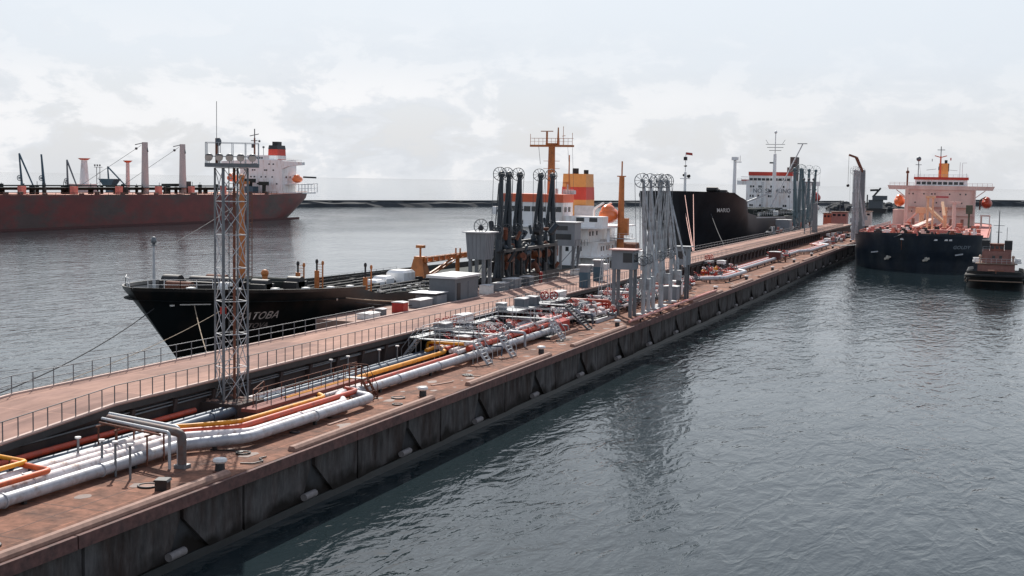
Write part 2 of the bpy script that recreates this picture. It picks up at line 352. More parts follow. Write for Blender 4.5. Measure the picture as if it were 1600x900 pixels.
for a, b in zip(ends, ends[1:]):
    if b < 150 or b > 178:
        mb = MB(); y0 = a+6.5 if a > Y0 else a
        mb.prism([(-40.62, 4.0), (-40.05, 4.0), (-40.05, 4.16), (-40.2, 4.3), (-40.5, 4.3)], 'y', y0, b-.6)
        part('kerb', lq(mb), kerbm, qw)

# bollards
bl = thing('mooring_bollard', 'black bollard with white cap', 'bollard', (0, 0, 0), 0, 'white capped bollards along the quay edge')
mb = MB(); mb.tube((0, 0, 0), (0, 0, .55), .30, 14, .26); part('post', mb, black, bl)
mb = MB(); mb.tube((0, 0, .5), (0, 0, .62), .30, 14, .42); mb.tube((0, 0, .62), (0, 0, .74), .42, 14, .40); mb.ball((0, 0, .74), .40, .40, .07, 14, 5); part('cap', mb, whitep, bl)
mb = MB(); mb.tube((0, 0, 0), (0, 0, .05), .42, 14); part('base_plate', mb, rust, bl)
BLAB = ['nearest white-capped black bollard, just right of the bent pipe gantry', 'second white-capped bollard, beside the raised round manhole rims', 'third white-capped bollard, past the first aluminium stile over the pipes',
 'fourth white-capped bollard, right of the wide steel staircase', 'white-capped bollard under the row of tall grey loading arms', 'white-capped bollard where the long red edge pipe ends', 'white-capped bollard beside the first far pipe loop',
 'white-capped bollard just past the first far pipe loop', 'white-capped bollard beside the small orange tee post', 'white-capped bollard ahead of the second far pipe loop', 'white-capped bollard beside the second far pipe loop', 'white-capped bollard near the bow of the navy tanker', 'farthest white-capped bollard, behind the navy tanker bow']
bl.location = (-41.2, BOL[0], 4); bl['label'] = BLAB[0]
for k, y in enumerate(BOL[1:]): dup(bl, (-41.4, y, 4), label=BLAB[k+1])
mb = MB(); mb.bx(-.33, .33, -.33, .33, 0, .5); mb.prism([(-.4, .5), (.4, .5), (.34, .62), (-.34, .62)], 'y', -.4, .4)
solo('mooring_block', mb, mat('black_iron', (.015, .015, .016), .35, var=.2), 'squat square black iron mooring block beside a round manhole rim', 'mooring block', (-41.5, 56.9, 4), rz=.3)
def manhole(x, y, lab, r=.5):
    t = thing('manhole', lab, 'manhole', (x, y, 4), 0, 'round manholes in the quay deck')
    m = MB(); m.ring((0, 0, .05), (0, 0, 1), r, .06, 24, 6); part('rim', m, black, t)
    m = MB(); m.tube((0, 0, 0), (0, 0, .05), r-.02, 20); part('lid', m, kerbm, t)
manhole(-42.7, 57.2, 'round manhole with black rim left of the square mooring block')
manhole(-42.8, 88.6, 'round manhole with black rim behind the second bollard')
manhole(-41.6, 86.0, 'low round manhole nearer the edge beside the second bollard', .36)
manhole(-42.2, 44.9, 'manhole cut by the left edge of the photo')
manhole(-43.1, 73.5, 'small manhole in the shadow strip beside the white loop pipe', .3)
mb = MB(); mb.path([(0, 0, .06), (.5, -.6, .06), (1.3, -.5, .08), (1.6, .3, .06), (2.2, .4, .06)], .045, 6); solo('mooring_chain', mb, black, 'short dark chain lying on the deck right of the nearest bollard', 'chain', (-41.2, 64.0, 4), rz=1.2)

random.seed(31)
for x, y, lab in ((-42.6, 66.5, 'coiled dark hose on the deck between the first bollard and the silver pipe'), (-42.4, 101.5, 'coiled dark hose on the open deck before the third bollard'), (-42.9, 128, 'coiled dark hose near the third stile'), (-43.0, 218, 'coiled dark hose at the first far pipe loop')):
    P = [(.36*math.cos(k*.6)*(1+.01*k)+random.uniform(-.04, .04), .36*math.sin(k*.6)*(1+.01*k), .04+.002*k) for k in range(30)]+[(.9, .8, .04), (1.3, 2.0, .04)]
    solo('hose_coil', MB().path(P, .035, 5, 0), black, lab, 'hose', (x, y, 4), rz=random.uniform(0, 6))
for x, y, lab in ((-42.3, 78, 'weathered plank lying on the deck beside the bent silver pipe'), (-42.6, 96.5, 'weathered plank lying past the second bollard'), (-42.2, 135.0, 'pale plank on the deck before the fourth bollard')):
    solo('plank', MB().bx(-.12, .12, -1.3, 1.3, 0, .06), kerbm, lab, 'plank', (x, y, 4.01), rz=random.uniform(-.4, .4))
# raised roadway with its retaining wall
RX0, RX1, RZ = -60.0, -51.6, 6.4
prof = [(30, 4.6), (56.0, 5.75), (66, 6.4), (500, 6.4)]
mb = MB()
for (a, za), (b, zb) in zip(prof, prof[1:]):
    mb.add([(RX0, a, za), (RX1, a, za), (RX1, b, zb), (RX0, b, zb), (RX0, a, za-.07), (RX1, a, za-.07), (RX1, b, zb-.07), (RX0, b, zb-.07)],
           [(0, 1, 2, 3), (1, 5, 6, 2), (3, 7, 4, 0), (7, 6, 5, 4)])
struct('raised_roadway', mb, roadc)
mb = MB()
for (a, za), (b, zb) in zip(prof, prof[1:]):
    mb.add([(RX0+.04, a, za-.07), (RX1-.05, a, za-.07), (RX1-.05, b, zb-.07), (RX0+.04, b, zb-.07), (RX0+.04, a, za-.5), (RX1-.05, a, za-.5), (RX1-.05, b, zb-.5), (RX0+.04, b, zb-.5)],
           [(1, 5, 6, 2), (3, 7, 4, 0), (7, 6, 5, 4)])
struct('roadway_slab', mb, darkc)  # slab sides coloured near black as the shadow under the roadway edge
mb = MB()
for (a, za), (b, zb) in zip(prof, prof[1:]):
    for x in (RX0+.12, RX1-.12):
        mb.add([(x-.12, a, za), (x+.12, a, za), (x+.12, b, zb), (x-.12, b, zb), (x-.12, a, za+.12), (x+.12, a, za+.12), (x+.12, b, zb+.12), (x-.12, b, zb+.12)],
               [(4, 5, 6, 7), (0, 1, 5, 4), (1, 2, 6, 5), (3, 0, 4, 7), (2, 3, 7, 6)])
struct('roadway_kerb', mb, mat('kerb_pale', (.52, .38, .33), .8))
rw = thing('retaining_wall', 'dark stained concrete wall under the raised roadway behind the pipes', 'wall', (-52.3, 20, 4))
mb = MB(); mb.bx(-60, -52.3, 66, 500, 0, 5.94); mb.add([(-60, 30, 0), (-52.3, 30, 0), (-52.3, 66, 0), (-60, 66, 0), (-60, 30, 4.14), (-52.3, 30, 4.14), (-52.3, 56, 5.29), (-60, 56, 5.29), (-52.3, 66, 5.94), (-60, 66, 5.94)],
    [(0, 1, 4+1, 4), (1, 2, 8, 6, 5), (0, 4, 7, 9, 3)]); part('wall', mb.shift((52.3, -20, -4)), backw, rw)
bt = None
for k in range(75):
    if bt is None:
        m = MB(); m.prism([(0, 0), (.22, 0), (.55, 1.75), (0, 1.75)], 'y', -.18, .18); bt = part('buttress', m, backw, rw); p = bt
    else: p = bt.copy(); C.objects.link(p)
    p.location = (0, 48+k*4.6, 0)
mb = MB(); mb.path([(-52.0, 58, 5.3), (-52.0, 118, 5.55)], .07, 6); mb.bx(-52.28, -51.95, 66.5, 330, 5.55, 5.62)
solo('wall_conduit', mb, steel, 'thin pale conduit running along the retaining wall', 'conduit')

# railings
def railing(name, label, pts, sp, h, group=None, m=railm, mids=(.5,), pt=.05, maxn=99):
    pts = [Vector(p) for p in pts]; o = pts[0]; t = thing(name, label, 'railing', o, 0, group)
    L_ = [0]
    for a, b in zip(pts, pts[1:]): L_.append(L_[-1]+(b-a).length)
    n = min(maxn, max(1, round(L_[-1]/sp))); first = None
    for i in range(n+1):
        d = L_[-1]*i/n; k = max(j for j in range(len(pts)-1) if L_[j] <= d+1e-6); q = pts[k].lerp(pts[k+1], (d-L_[k])/(L_[k+1]-L_[k]))
        if first is None:
            mm = MB(); mm.beam((0, 0, 0), (0, 0, h), pt); first = part('post', mm, m, t); p = first
        else: p = first.copy(); C.objects.link(p)
        p.location = q-o
    for z in (h,)+tuple(h*x for x in mids):
        mm = MB()
        for a, b in zip(pts, pts[1:]): mm.beam(a-o+Vector((0, 0, z)), b-o+Vector((0, 0, z)), pt*.9)
        part('rail', mm, m, t)
    return t
fx = RX1-.12
G = 'railings along the raised roadway'
railing('railing', 'near end of the dark roadway railing on its slope down to the left', [(fx, 44, 5.34), (fx, 56, 5.87), (fx, 66, 6.52)], 1.25, 1.1, G, mids=())
railing('railing', 'dark roadway railing behind the floodlight tower and yellow pipe', [(fx, 66, 6.52), (fx, 116.5, 6.52)], 1.3, 1.1, G, mids=())
railing('railing', 'dark roadway railing above the catwalks and the grey arms', [(fx, 117.8, 6.52), (fx, 215, 6.52)], 1.3, 1.1, G, mids=())
railing('railing', 'far closely spaced roadway railing right of the grey arms', [(fx, 216, 6.52), (fx, 340, 6.52)], 1.3, 1.1, G, mids=(.5,), pt=.07)
railing('railing', 'farthest roadway railing leading to the clutter by the navy tanker', [(fx, 341, 6.52), (fx, 470, 6.52)], 1.4, 1.1, G, mids=(.5,), pt=.07)
bxx = RX0+.12
G2 = 'seaward railings behind the roadway'
railing('railing', 'back railing of the roadway at the lower left beside the mooring ropes', [(bxx, 48, 5.5), (bxx, 56, 5.87), (bxx, 66, 6.52), (bxx, 118, 6.52)], 2.0, 1.15, G2, m=steel, mids=(.5,))
railing('railing', 'lower seaward railing below the roadway left of the black bow', [(-63.5, 50, 4.6), (-63.5, 94, 4.6)], 2.0, 1.1, G2, m=steel, mids=(.5,))
railing('railing', 'seaward railing in front of the dark loading arms', [(bxx, 152, 6.52), (bxx, 196, 6.52)], 3.0, 1.1, G2, m=steel, mids=(.5,), pt=.07)
railing('railing', 'long far seaward railing below the black tanker hull', [(bxx, 215, 6.52), (bxx, 420, 6.52)], 3.0, 1.1, G2, m=steel, mids=(.5,), pt=.08)
mb = MB(); mb.bx(-65, -60.1, 46, 96, 3.9, 4.6); mb.bx(-65, -60.1, 46, 96, -1, 3.88) ; mb.v = [(p[0], p[1], p[2]) for p in mb.v]
struct('service_walkway', mb, wallm)

# ------------------------------------------------------------------ pipes
PG = 'long pipes on the lower quay deck'
def pipe(label, pts, r, m, n=12, supports=True, bend=None, flange=None, group=PG):
    o = Vector(pts[0]); t = thing('pipe', label, 'pipe', o, 0, group)
    part('pipe_run', MB().path([Vector(p)-o for p in pts], r, n, bend), m, t)
    if flange:
        fr = None
        for a, b in zip(pts, pts[1:]):
            a, b = Vector(a)-o, Vector(b)-o; d = b-a; k = int(d.length/flange); e = d.normalized()
            for i in range(1, k+1):
                if fr is None: fr = q = part('flange', MB().tube((0, -.05, 0), (0, .05, 0), r*1.16, n), m, t)
                else: q = fr.copy(); C.objects.link(q)
                q.location = a+d*(i/(k+1)); q.rotation_euler = (math.asin(max(-1, min(1, e.z))), 0, math.atan2(-e.x, e.y))
    if supports:
        sr = None
        for a, b in zip(pts, pts[1:]):
            a, b = Vector(a)-o, Vector(b)-o; d = b-a; k = max(1, int(d.length/8.5))
            if abs(d.z) > d.length*.5 or d.length < 2: continue
            for i in range(k):
                c = a+d*((i+.5)/k)
                if sr is None: sr = q = part('support', MB().bx(-.1, .1, -.12, .12, 4.0-o.z, -r*.7), black, t)
                else: q = sr.copy(); C.objects.link(q)
                q.location = (c.x, c.y, 0)
    return t
z = 4.62
# run nearest the camera and the loop round the floodlight tower
pipe('thick silver outer pipe with its loop pointing along the quay edge', [(-46.05, 20, z-.1), (-46.05, 65.0, z-.1), (-43.4, 68.2, z), (-43.15, 84.8, z), (-45.3, 85.6, z), (-45.3, 134, z)], .35, pgrey, 16, flange=9)
pipe('white pipe second from the outer edge at lower left', [(-46.9, 20, z+.1), (-46.9, 66.2, z+.1), (-44.1, 69.6, z), (-43.95, 82, z), (-45.9, 84.6, z), (-45.9, 104, z)], .31, pwhite, flange=7)
pipe('white pipe third from the outer edge at lower left', [(-47.7, 20, z+.14), (-47.7, 66.5, z+.14), (-48.6, 67.6, z), (-48.6, 70, z-.2)], .30, pwhite, flange=7)
pipe('white pipe fourth from the outer edge at lower left', [(-48.5, 20, z+.16), (-48.5, 64.9, z+.16), (-49.5, 66.2, z-.2)], .30, pwhite, flange=7)
pipe('slate blue pipe beside the white pipes at lower left', [(-49.6, 20, z-.15), (-49.6, 118, z-.15)], .33, pblue, flange=9)
pipe('grey pipe close to the retaining wall at lower left', [(-50.4, 20, z-.1), (-50.4, 126, z-.1)], .22, pblue)  # grey pipe in the dark slate colour: wall shadow painted in
pipe('dark red pipe along the foot of the retaining wall', [(-51.3, 20, z+.15), (-51.3, 74.0, z+.15)], .20, pred)
zz = 4.9
pipe('red pipe bent round the tower beside the thick silver pipe', [(-49.2, 65.6, zz), (-47.6, 66.6, zz), (-44.9, 69.6, zz), (-44.75, 85.6, zz), (-46.0, 86.0, zz)], .20, pred, bend=.8)
pipe('orange-red pipe running from the small stile to the gauge boxes', [(-45.9, 88.6, zz), (-45.9, 107, zz)], .20, pred)
pipe('yellow-orange pipe bent round the tower', [(-50.1, 66.6, zz+.1), (-47.9, 67.8, zz+.1), (-45.6, 70.8, zz+.1), (-45.3, 81.5, zz+.1), (-46.2, 82.3, zz+.1)], .17, pyellow, bend=.8)
pipe('white pipe innermost on the bend round the tower', [(-49.7, 68.2, z), (-47.8, 69.6, z), (-46.2, 71.9, z), (-45.9, 80.2, z)], .22, pwhite, bend=.8, flange=2.2)
pipe('long yellow pipe ending in a hook before the gauge boxes', [(-47.7, 80, zz), (-47.7, 108.5, zz), (-48.6, 110.8, zz+.1), (-49.6, 110.8, zz+.1), (-49.6, 108.6, zz)], .19, pyellow, bend=.6)
pipe('thin white pipe between the yellow and red pipes', [(-46.8, 84, z-.05), (-46.8, 108, z-.05)], .16, pwhite)
pipe('short thick white pipe behind the tower pedestal', [(-50.6, 78.5, 4.7), (-50.6, 84.5, 4.7)], .24, pwhite)
pipe('thick orange-yellow elbow standing over the pipes before the gauge boxes', [(-50.4, 110.6, 4.6), (-50.4, 110.6, 5.45), (-48.0, 110.6, 5.45), (-46.4, 111.0, 5.4), (-46.4, 111.0, 4.4)], .15, pyellow, supports=False, bend=.4)
pipe('yellow U-shaped pipe at the left edge of the photo', [(-48.6, 44, 5.35), (-48.6, 54.6, 5.35), (-51.0, 55.0, 5.35)], .13, pyellow, bend=.35)
pipe('orange-red U-shaped pipe at the left edge of the photo', [(-46.7, 42, 5.2), (-46.5, 54.0, 5.2), (-49.6, 54.6, 5.2)], .16, porange, bend=.4)
# pipe gantry
g = thing('pipe_gantry', 'low gantry of pale pipes ending in a thick grey bend down to the deck', 'pipe gantry', (-43.7, 62, 4))
for dx, dy, rr, nm in ((0, 0, .30, 'thick_bend'),):
    part(nm, MB().path([(-6.6, 1.6, 2.05), (-.3, -.2, 2.05), (0, -.2, 1.9), (0, -.2, 0)], rr*.85, 14, .9), mat('gantry_pipe', (.12, .105, .10), .6, .1, var=.3, col2=(.14, .06, .04), f2=.55, s2=1.5), g)
part('thin_pipe', MB().path([(-6.6, 1.0, 2.15), (-.6, -.75, 2.15), (-.45, -.8, 2.0), (-.45, -.8, 0)], .09, 8, .3), lsteel, g)
part('thin_pipe', MB().path([(-6.4, .5, 2.0), (-.9, -1.05, 2.0)], .07, 8), rust, g)
part('thin_pipe', MB().path([(-7.0, 2.2, 2.2), (-.9, .5, 2.2), (-.7, .45, 2.1), (-.7, .45, 0)], .12, 8, .3), lsteel, g)
for x, y in ((-2.0, -.1), (-4.6, .5), (-6.4, 1.1)):
    mb = MB(); mb.beam((x, y-.7, 0), (x, y-.7, 1.85), .08); mb.beam((x, y+.9, 0), (x, y+.9, 1.85), .08); mb.beam((x, y-.9, 1.8), (x, y+1.1, 1.8), .09); part('support_frame', mb, rust, g)
mb = MB(); mb.beam((.35, -.2, .1), (-.35, -.2, .1), .7, .2); part('foot_flange', mb, steel, g)
# vent posts beside the white pipes
first = None
for i, (x, y, lab) in enumerate(((-48.4, 58.5, 'leftmost pale vent post among the white pipes'), (-46.75, 58.5, 'second pale vent post among the white pipes'), (-45.75, 58.4, 'third vent post, darker, by the thick silver pipe'), (-44.6, 58.2, 'vent post standing outside the thick silver pipe'),
                            (-50.9, 92.6, 'slim white vent post by the wall beyond the tower'), (-50.6, 95.0, 'second slim white vent post beyond the tower'), (-50.2, 100, 'third slim white vent post beyond the tower'), (-49.9, 103, 'farthest slim white vent post before the orange elbow'))):
    if first is None:
        t = thing('vent_post', lab, 'vent post', (x, y, 4), 0, 'small mushroom-topped vent posts')
        part('stem', MB().tube((0, 0, 0), (0, 0, 1.95), .07, 8), steel, t); part('cap', MB().tube((0, 0, 1.92), (0, 0, 2.02), .17, 10), whitep, t); first = t
    else: dup(first, (x, y, 4), label=lab)

# ------------------------------------------------------------------ floodlight tower
tw = thing('floodlight_tower', 'tall grey lattice tower with a railed floodlight platform', 'lattice tower', (-50.9, 77.9, 4))
th = R(45-36.0)       # legs set square to the jetty, seen on the corner
a = 0.9
legs = [Vector((x, y, 0)) for x, y in ((-1.15, -.25), (.1, -1.1), (1.2, .3), (-.15, 1.1))]
H0, H1 = 1.0, 17.5
for q in legs: part('leg', MB().tube(q+Vector((0, 0, H0)), q+Vector((0, 0, H1)), .075 if q.y > -1 else .11, 8), steel, tw)
nb = 7
for i in range(4):
    p, q = legs[i], legs[(i+1) % 4]; mb = MB()
    for k in range(nb):
        z0, z1 = H0+(H1-H0)*k/nb, H0+(H1-H0)*(k+1)/nb
        mb.beam(p+Vector((0, 0, z0)), q+Vector((0, 0, z1)), .042); mb.beam(q+Vector((0, 0, z0)), p+Vector((0, 0, z1)), .042); mb.beam(p+Vector((0, 0, z1)), q+Vector((0, 0, z1)), .05)
    part('bracing', mb, lsteel, tw)
part('ladder', (lambda m: ([m.beam((x, .3, 1), (x, .3, 17.6), .05) for x in (-.35, .05)], [m.beam((-.35, .3, 1+.35*k), (.05, .3, 1+.35*k), .03) for k in range(47)], m)[2])(MB()), railm, tw)
part('cable_duct', MB().tube((.15, .2, 1), (.15, .2, 17.5), .10, 8), rust, tw)
cx, sx = math.cos(R(31)), math.sin(R(31))
def pp(u, v, z): return Vector((.15+u*cx-v*sx, u*sx+v*cx, z))      # u along the platform, v across it
mb = MB(); q = [pp(-1.85, -1.3, 0), pp(1.85, -1.3, 0), pp(1.85, 1.3, 0), pp(-1.85, 1.3, 0)]
mb.add([v+Vector((0, 0, 17.55)) for v in q]+[v+Vector((0, 0, 17.82)) for v in q], [(3, 2, 1, 0), (4, 5, 6, 7), (0, 1, 5, 4), (1, 2, 6, 5), (2, 3, 7, 6), (3, 0, 4, 7)]); part('platform', mb, steel, tw)
mb = MB()
for (u0, v0), (u1, v1) in zip(((-1.8, -1.25), (1.8, -1.25), (1.8, 1.25), (-1.8, 1.25)), ((1.8, -1.25), (1.8, 1.25), (-1.8, 1.25), (-1.8, -1.25))):
    for zt in (18.3, 19.25): mb.beam(pp(u0, v0, zt), pp(u1, v1, zt), .035)
    n = 4 if abs(u1-u0) > 1 else 2
    for k in range(n): mb.beam(pp(u0+(u1-u0)*k/n, v0+(v1-v0)*k/n, 17.8), pp(u0+(u1-u0)*k/n, v0+(v1-v0)*k/n, 19.25), .035)
part('railing', mb, lsteel, tw)
for k, u in enumerate((-1.55, -.85, -.15, .6, 1.4)):
    c = pp(u, -1.2, 18.3); mb = MB(); mb.ball(c, .27, .27, .2, 10, 6); mb.tube(c, c+(pp(u, -1.65, 18.2)-c), .14, 12, .27); mb.beam(c, c-Vector((0, 0, .5)), .04); fl = part('floodlight', mb, steel, tw)
    e = pp(u, -1.66, 18.2); part('lens', MB().tube(e, e+(pp(u, -1.68, 18.2)-e), .25, 12), mat('lamp_lens', (.5, .42, .36), .2), fl)
c = pp(-1.05, -.9, 17.8); part('dish_post', MB().tube(c, c+Vector((0, 0, 1.75)), .10, 8), rust, tw)
part('dish', MB().ball(c+Vector((.15, 0, 1.5)), .17, .28, .30), railm, tw)
part('antenna', MB().tube(c+Vector((0, 0, 1.7)), c+Vector((0, 0, 4.3)), .022, 6), railm, tw)
part('warning_sign', MB().bx(-.25, .25, -1.0, -.96, 7.2, 7.7), redp, tw)
ped = thing('tower_pedestal', 'dark concrete pedestal with rubble on top under the lattice tower', 'pedestal', (-50.9, 77.9, 4))
part('block', MB().bx(-1.6, 1.75, -1.8, 1.6, 0, .95), mat('pedestal_concrete', (.07, .05, .045), .9), ped)
mb = MB(); random.seed(5)
for i in range(16):
    u, v = random.uniform(-1.4, 1.5), random.uniform(-1.6, 1.4); s_ = random.uniform(.08, .3); mb.frustum((u, v, .95), s_*2, s_*1.4, s_*1.2, s_, random.uniform(.03, .12))
part('rubble', mb, kerbm, ped)
railing('railing', 'brown catwalk railing right of the tower base', [(-49.6, 80.2, 5.0), (-48.2, 76.5, 5.0), (-48.2, 92, 5.0)], 1.9, 1.05, 'catwalk railings among the pipes', m=rust, mids=(.55,))
railing('railing', 'outer catwalk railing over the white pipes right of the tower', [(-47.0, 75.0, 5.0), (-47.0, 90.5, 5.0)], 1.9, 1.05, 'catwalk railings among the pipes', m=railm, mids=(.55,))
mb = MB(); mb.bx(-48.2, -47.0, 75, 91.5, 4.75, 4.98); solo('catwalk', mb, mat('rust_red_floor', (.20, .05, .035), .8, var=.3), 'narrow rust-red catwalk between the pipes right of the tower', 'catwalk')

# ------------------------------------------------------------------ stiles, stairs and catwalks over the pipes
def stile(label, x0, x1, y, zt=6.0, w=1.1, group='aluminium stiles over the pipes', both=True, m=lsteel, xs=1.5, k=7):
    t = thing('pipe_stile', label, 'footbridge', (x0, y, 4), 0, group); W_ = x1-x0; h = zt-4
    part('deck', MB().bx(-W_, 0, -w*.36, w*.36, h-.06, h), steel, t)
    for (sx, s) in ([(0, 1)]+([(-W_, -1)] if both else [])):
        mb = MB()
        for q in (-w/2, w/2): mb.beam((sx, q, h-.05), (sx+s*xs, q, .05), .06, .2)
        part('stringers', mb, m, t)
        mb = MB()
        for j in range(k): mb.bx(sx+s*xs*(j+.5)/k-.13, sx+s*xs*(j+.5)/k+.13, -w/2, w/2, h*(1-(j+.5)/k)-.03, h*(1-(j+.5)/k)+.02)
        part('steps', mb, m, t)
        for q in (-w/2, w/2):
            mb = MB(); mb.beam((sx, q, h+1), (sx+s*xs, q, 1.0), .045); mb.beam((sx+s*xs, q, 0), (sx+s*xs, q, 1.0), .045); mb.beam((sx, q, h), (sx, q, h+1), .045); mb.beam((sx+s*xs*.5, q, h/2), (sx+s*xs*.5, q, h/2+1), .04); part('handrail', mb, m, t)
    for q in (-w/2, w/2):
        mb = MB(); mb.beam((-W_, q, h+1), (0, q, h+1), .045); mb.beam((-W_, q, h+.5), (0, q, h+.5), .035)
        for j in range(4): mb.beam((-W_*j/3, q, 0), (-W_*j/3, q, h+1), .045)
        part('side_rail', mb, m, t)
    return t
stile('small dark stile with curved handrail at the end of the rust-red catwalk', -45.2, -43.6, 87.6, 5.55, .9, m=rust, both=False, xs=.9, k=4)
stile('first aluminium stile over the pipes, beside the gauge boxes', -45.0, -41.5-.1-.0-6.8+10.2, 112.5, 6.1) if False else None
def stile2(label, xa, xb, y, **k): return stile(label, xa, xa+abs(xb-xa), y, **k)
stile2('first aluminium stile over the pipes, beside the orange elbow', -44.7, -50.5, 108.8, zt=6.0)
stile2('second aluminium stile over the pipes with two ladders', -44.5, -50.5, 114.5, zt=6.1)
stile2('third aluminium stile leading down beside the dark valve tray', -44.5, -50.8, 129.5, zt=6.2)
stile2('wide dark steel staircase climbing from the deck beside the red tank', -46.3, -51.0, 140.0, zt=6.7, w=1.5, m=railm, xs=3.0, k=11, both=False)
railing('railing', 'pale handrail along the raised catwalk between the stiles', [(-50.4, 109.5, 6.1), (-50.4, 129, 6.2)], 1.8, 1.0, 'catwalk railings among the pipes', m=lsteel)
mb = MB(); mb.bx(-51.4, -50.4, 108.5, 131, 5.95, 6.08); mb.bx(-51.6, -49.0, 131.2, 150, 6.4, 6.6); solo('catwalk', mb, steel, 'raised grey catwalk along the wall joining the stiles', 'catwalk')
# dark platform with red valves by the roadway
t = thing('valve_platform', 'dark platform with red handwheels beside the roadway before the gauge boxes', 'platform', (-51.2, 119, 4))
part('slab', MB().bx(-.9, 1.0, -8.5, 3.2, 1.55, 1.95), mat('platform_dark', (.06, .065, .07), .8), t)
for k in range(4):
    part('column', MB().bx(-.5, -.2, -8+k*3.4, -7.6+k*3.4, 0, 1.55), darkc, t)
for k, (x, y) in enumerate(((-.3, -3.4), (.1, -2.6), (-.2, -1.4), (.2, -.6))):
    v = part('valve', MB().tube((x, y, 1.95), (x, y, 2.7), .12, 8), redp, t); part('handwheel', MB().wheel((x, y-.15, 2.85), (.2, -1, .15), .32, .045, 6), redp, v)
mb = MB()
for y in (-8.3, -5.5, -2.6, 0.2, 3): mb.beam((.95, y, 1.95), (.95, y, 3.0), .05)
mb.beam((.95, -8.3, 3.0), (.95, 3, 3.0), .05); mb.beam((.95, -8.3, 2.5), (.95, 3, 2.5), .04); part('rail', mb, rust, t)

# ------------------------------------------------------------------ manifold yards
random.seed(21)
def cabinet(label, x, y, z0, w, d, h, m=booth, group='pale-topped instrument cabinets', legs=True, base=4.0):
    t = thing('instrument_cabinet', label, 'cabinet', (x, y, base), 0, group); zb = z0-base
    part('body', MB().bx(-w/2, w/2, -d/2, d/2, zb, zb+h), m, t)
    part('lid', MB().prism([(-w/2-.08, zb+h), (w/2+.08, zb+h), (w/2+.08, zb+h+.06), (0, zb+h+.14), (-w/2-.08, zb+h+.06)], 'y', -d/2-.08, d/2+.08), roofm, t)
    part('door', MB().bx(-w/2+.1, w/2-.1, -d/2-.03, -d/2, zb+.1, zb+h-.1), m, t)
    if legs and zb > .2:
        mb = MB()
        for a in (-w/2+.1, w/2-.1):
            for b in (-d/2+.1, d/2-.1): mb.beam((a, b, 0), (a, b, zb), .1)
        part('legs', mb, railm, t)
cabinet('grey cabinet with pale lid left of the first stile, by the red handwheels', -50.4, 114.2, 6.15, 1.3, 1.8, .75)
cabinet('pale wide cabinet behind the first stile', -51.3, 121.5, 6.2, 1.2, 2.6, .8, whitep)
cabinet('small grey cabinet above the second stile', -51.0, 131.5, 6.65, .9, 1.2, .7)
cabinet('dark grey cabinet left of a matching one above the third stile', -50.3, 136.0, 6.6, 1.2, 1.5, .95, shedm)
cabinet('dark grey cabinet right of its twin above the third stile', -50.1, 139.0, 6.6, 1.2, 1.6, .95, shedm)
cabinet('reddish brown box with a pale lid standing over the first valves', -47.3, 112.0, 5.3, 1.2, 1.0, .7, mat('box_brown', (.25, .11, .08), .7))
cabinet('pale cabinet with white lid behind the wide staircase', -51.2, 146.5, 6.4, 1.2, 2.4, .6, whitep)
cabinet('long pale cabinet behind the wide staircase, nearer the roadway post', -51.3, 152, 6.4, 1.1, 3.2, .7, whitep)
cabinet('white equipment cabinet at the foot of the grey arms on the right', -44.6, 187, 4.3, 1.6, 2.6, 2.0, whitep)
cabinet('grey cabinet with sloping brace right of the grey arm columns', -43.3, 178.8, 4.3, 2.0, 2.0, 1.9, booth)
cabinet('small white box on a stand beyond the grey arms', -47.2, 205, 5.2, .9, 1.2, .6, whitep)
cabinet('small tilted white box above the yellow valve group', -48.2, 238, 6.0, 1.4, 1.8, .5, whitep)
cabinet('far dark cabinet astride the pipes between the two far loops', -45.5, 283, 4.6, 2.4, 2.2, 1.6, mat('dark_red_box', (.10, .03, .025), .7))

def valve_proto(m, hm, label, group):
    t = thing('pipe_valve', label, 'valve', (0, 0, 0), 0, group)
    mb = MB(); mb.ball((0, 0, .35), .26, .26, .22, 8, 5); mb.tube((-.42, 0, .35), (-.36, 0, .35), .30, 10); mb.tube((.36, 0, .35), (.42, 0, .35), .30, 10); mb.tube((-.4, 0, .35), (.4, 0, .35), .15, 8); mb.tube((0, 0, .35), (0, 0, .95), .08, 6)
    part('body', mb, m, t); part('handwheel', MB().wheel((0, 0, 1.0), (.25, -.5, 1), .27, .04, 6), hm, t); return t
vr = valve_proto(steel, redp, 'grey valve with red handwheel', 'grey valves with red handwheels in the pipe manifolds')
vw = valve_proto(redp, pwhite, 'red valve with white handwheel', 'red valves with white handwheels in the pipe manifolds')
vd = valve_proto(railm, pgrey, 'dark valve with silver handwheel', 'dark valves with silver handwheels in the pipe manifolds')
LAB = {0: 'grey pipe valve with a red handwheel in the manifold', 1: 'red pipe valve with a white handwheel in the manifold', 2: 'dark pipe valve with a silver handwheel in the manifold'}
for k, o in enumerate((vr, vw, vd)): o['label'] = LAB[k]
spots = []
for (ya, yb, n, xa, xb) in ((110, 131, 40, -50.6, -45.6), (133, 150, 34, -51.4, -46.4), (150, 200, 96, -51.6, -43.6), (204, 240, 22, -50, -45), (286, 300, 10, -48, -44)):
    for i in range(n): spots.append((random.uniform(xa, xb), random.uniform(ya, yb), ya))
used = set()
AR = {110: 'between the first stiles', 133: 'near the wide staircase', 150: 'below the grey loading arms', 204: 'at the first far pipe loop', 286: 'by the far dark red cabinet'}
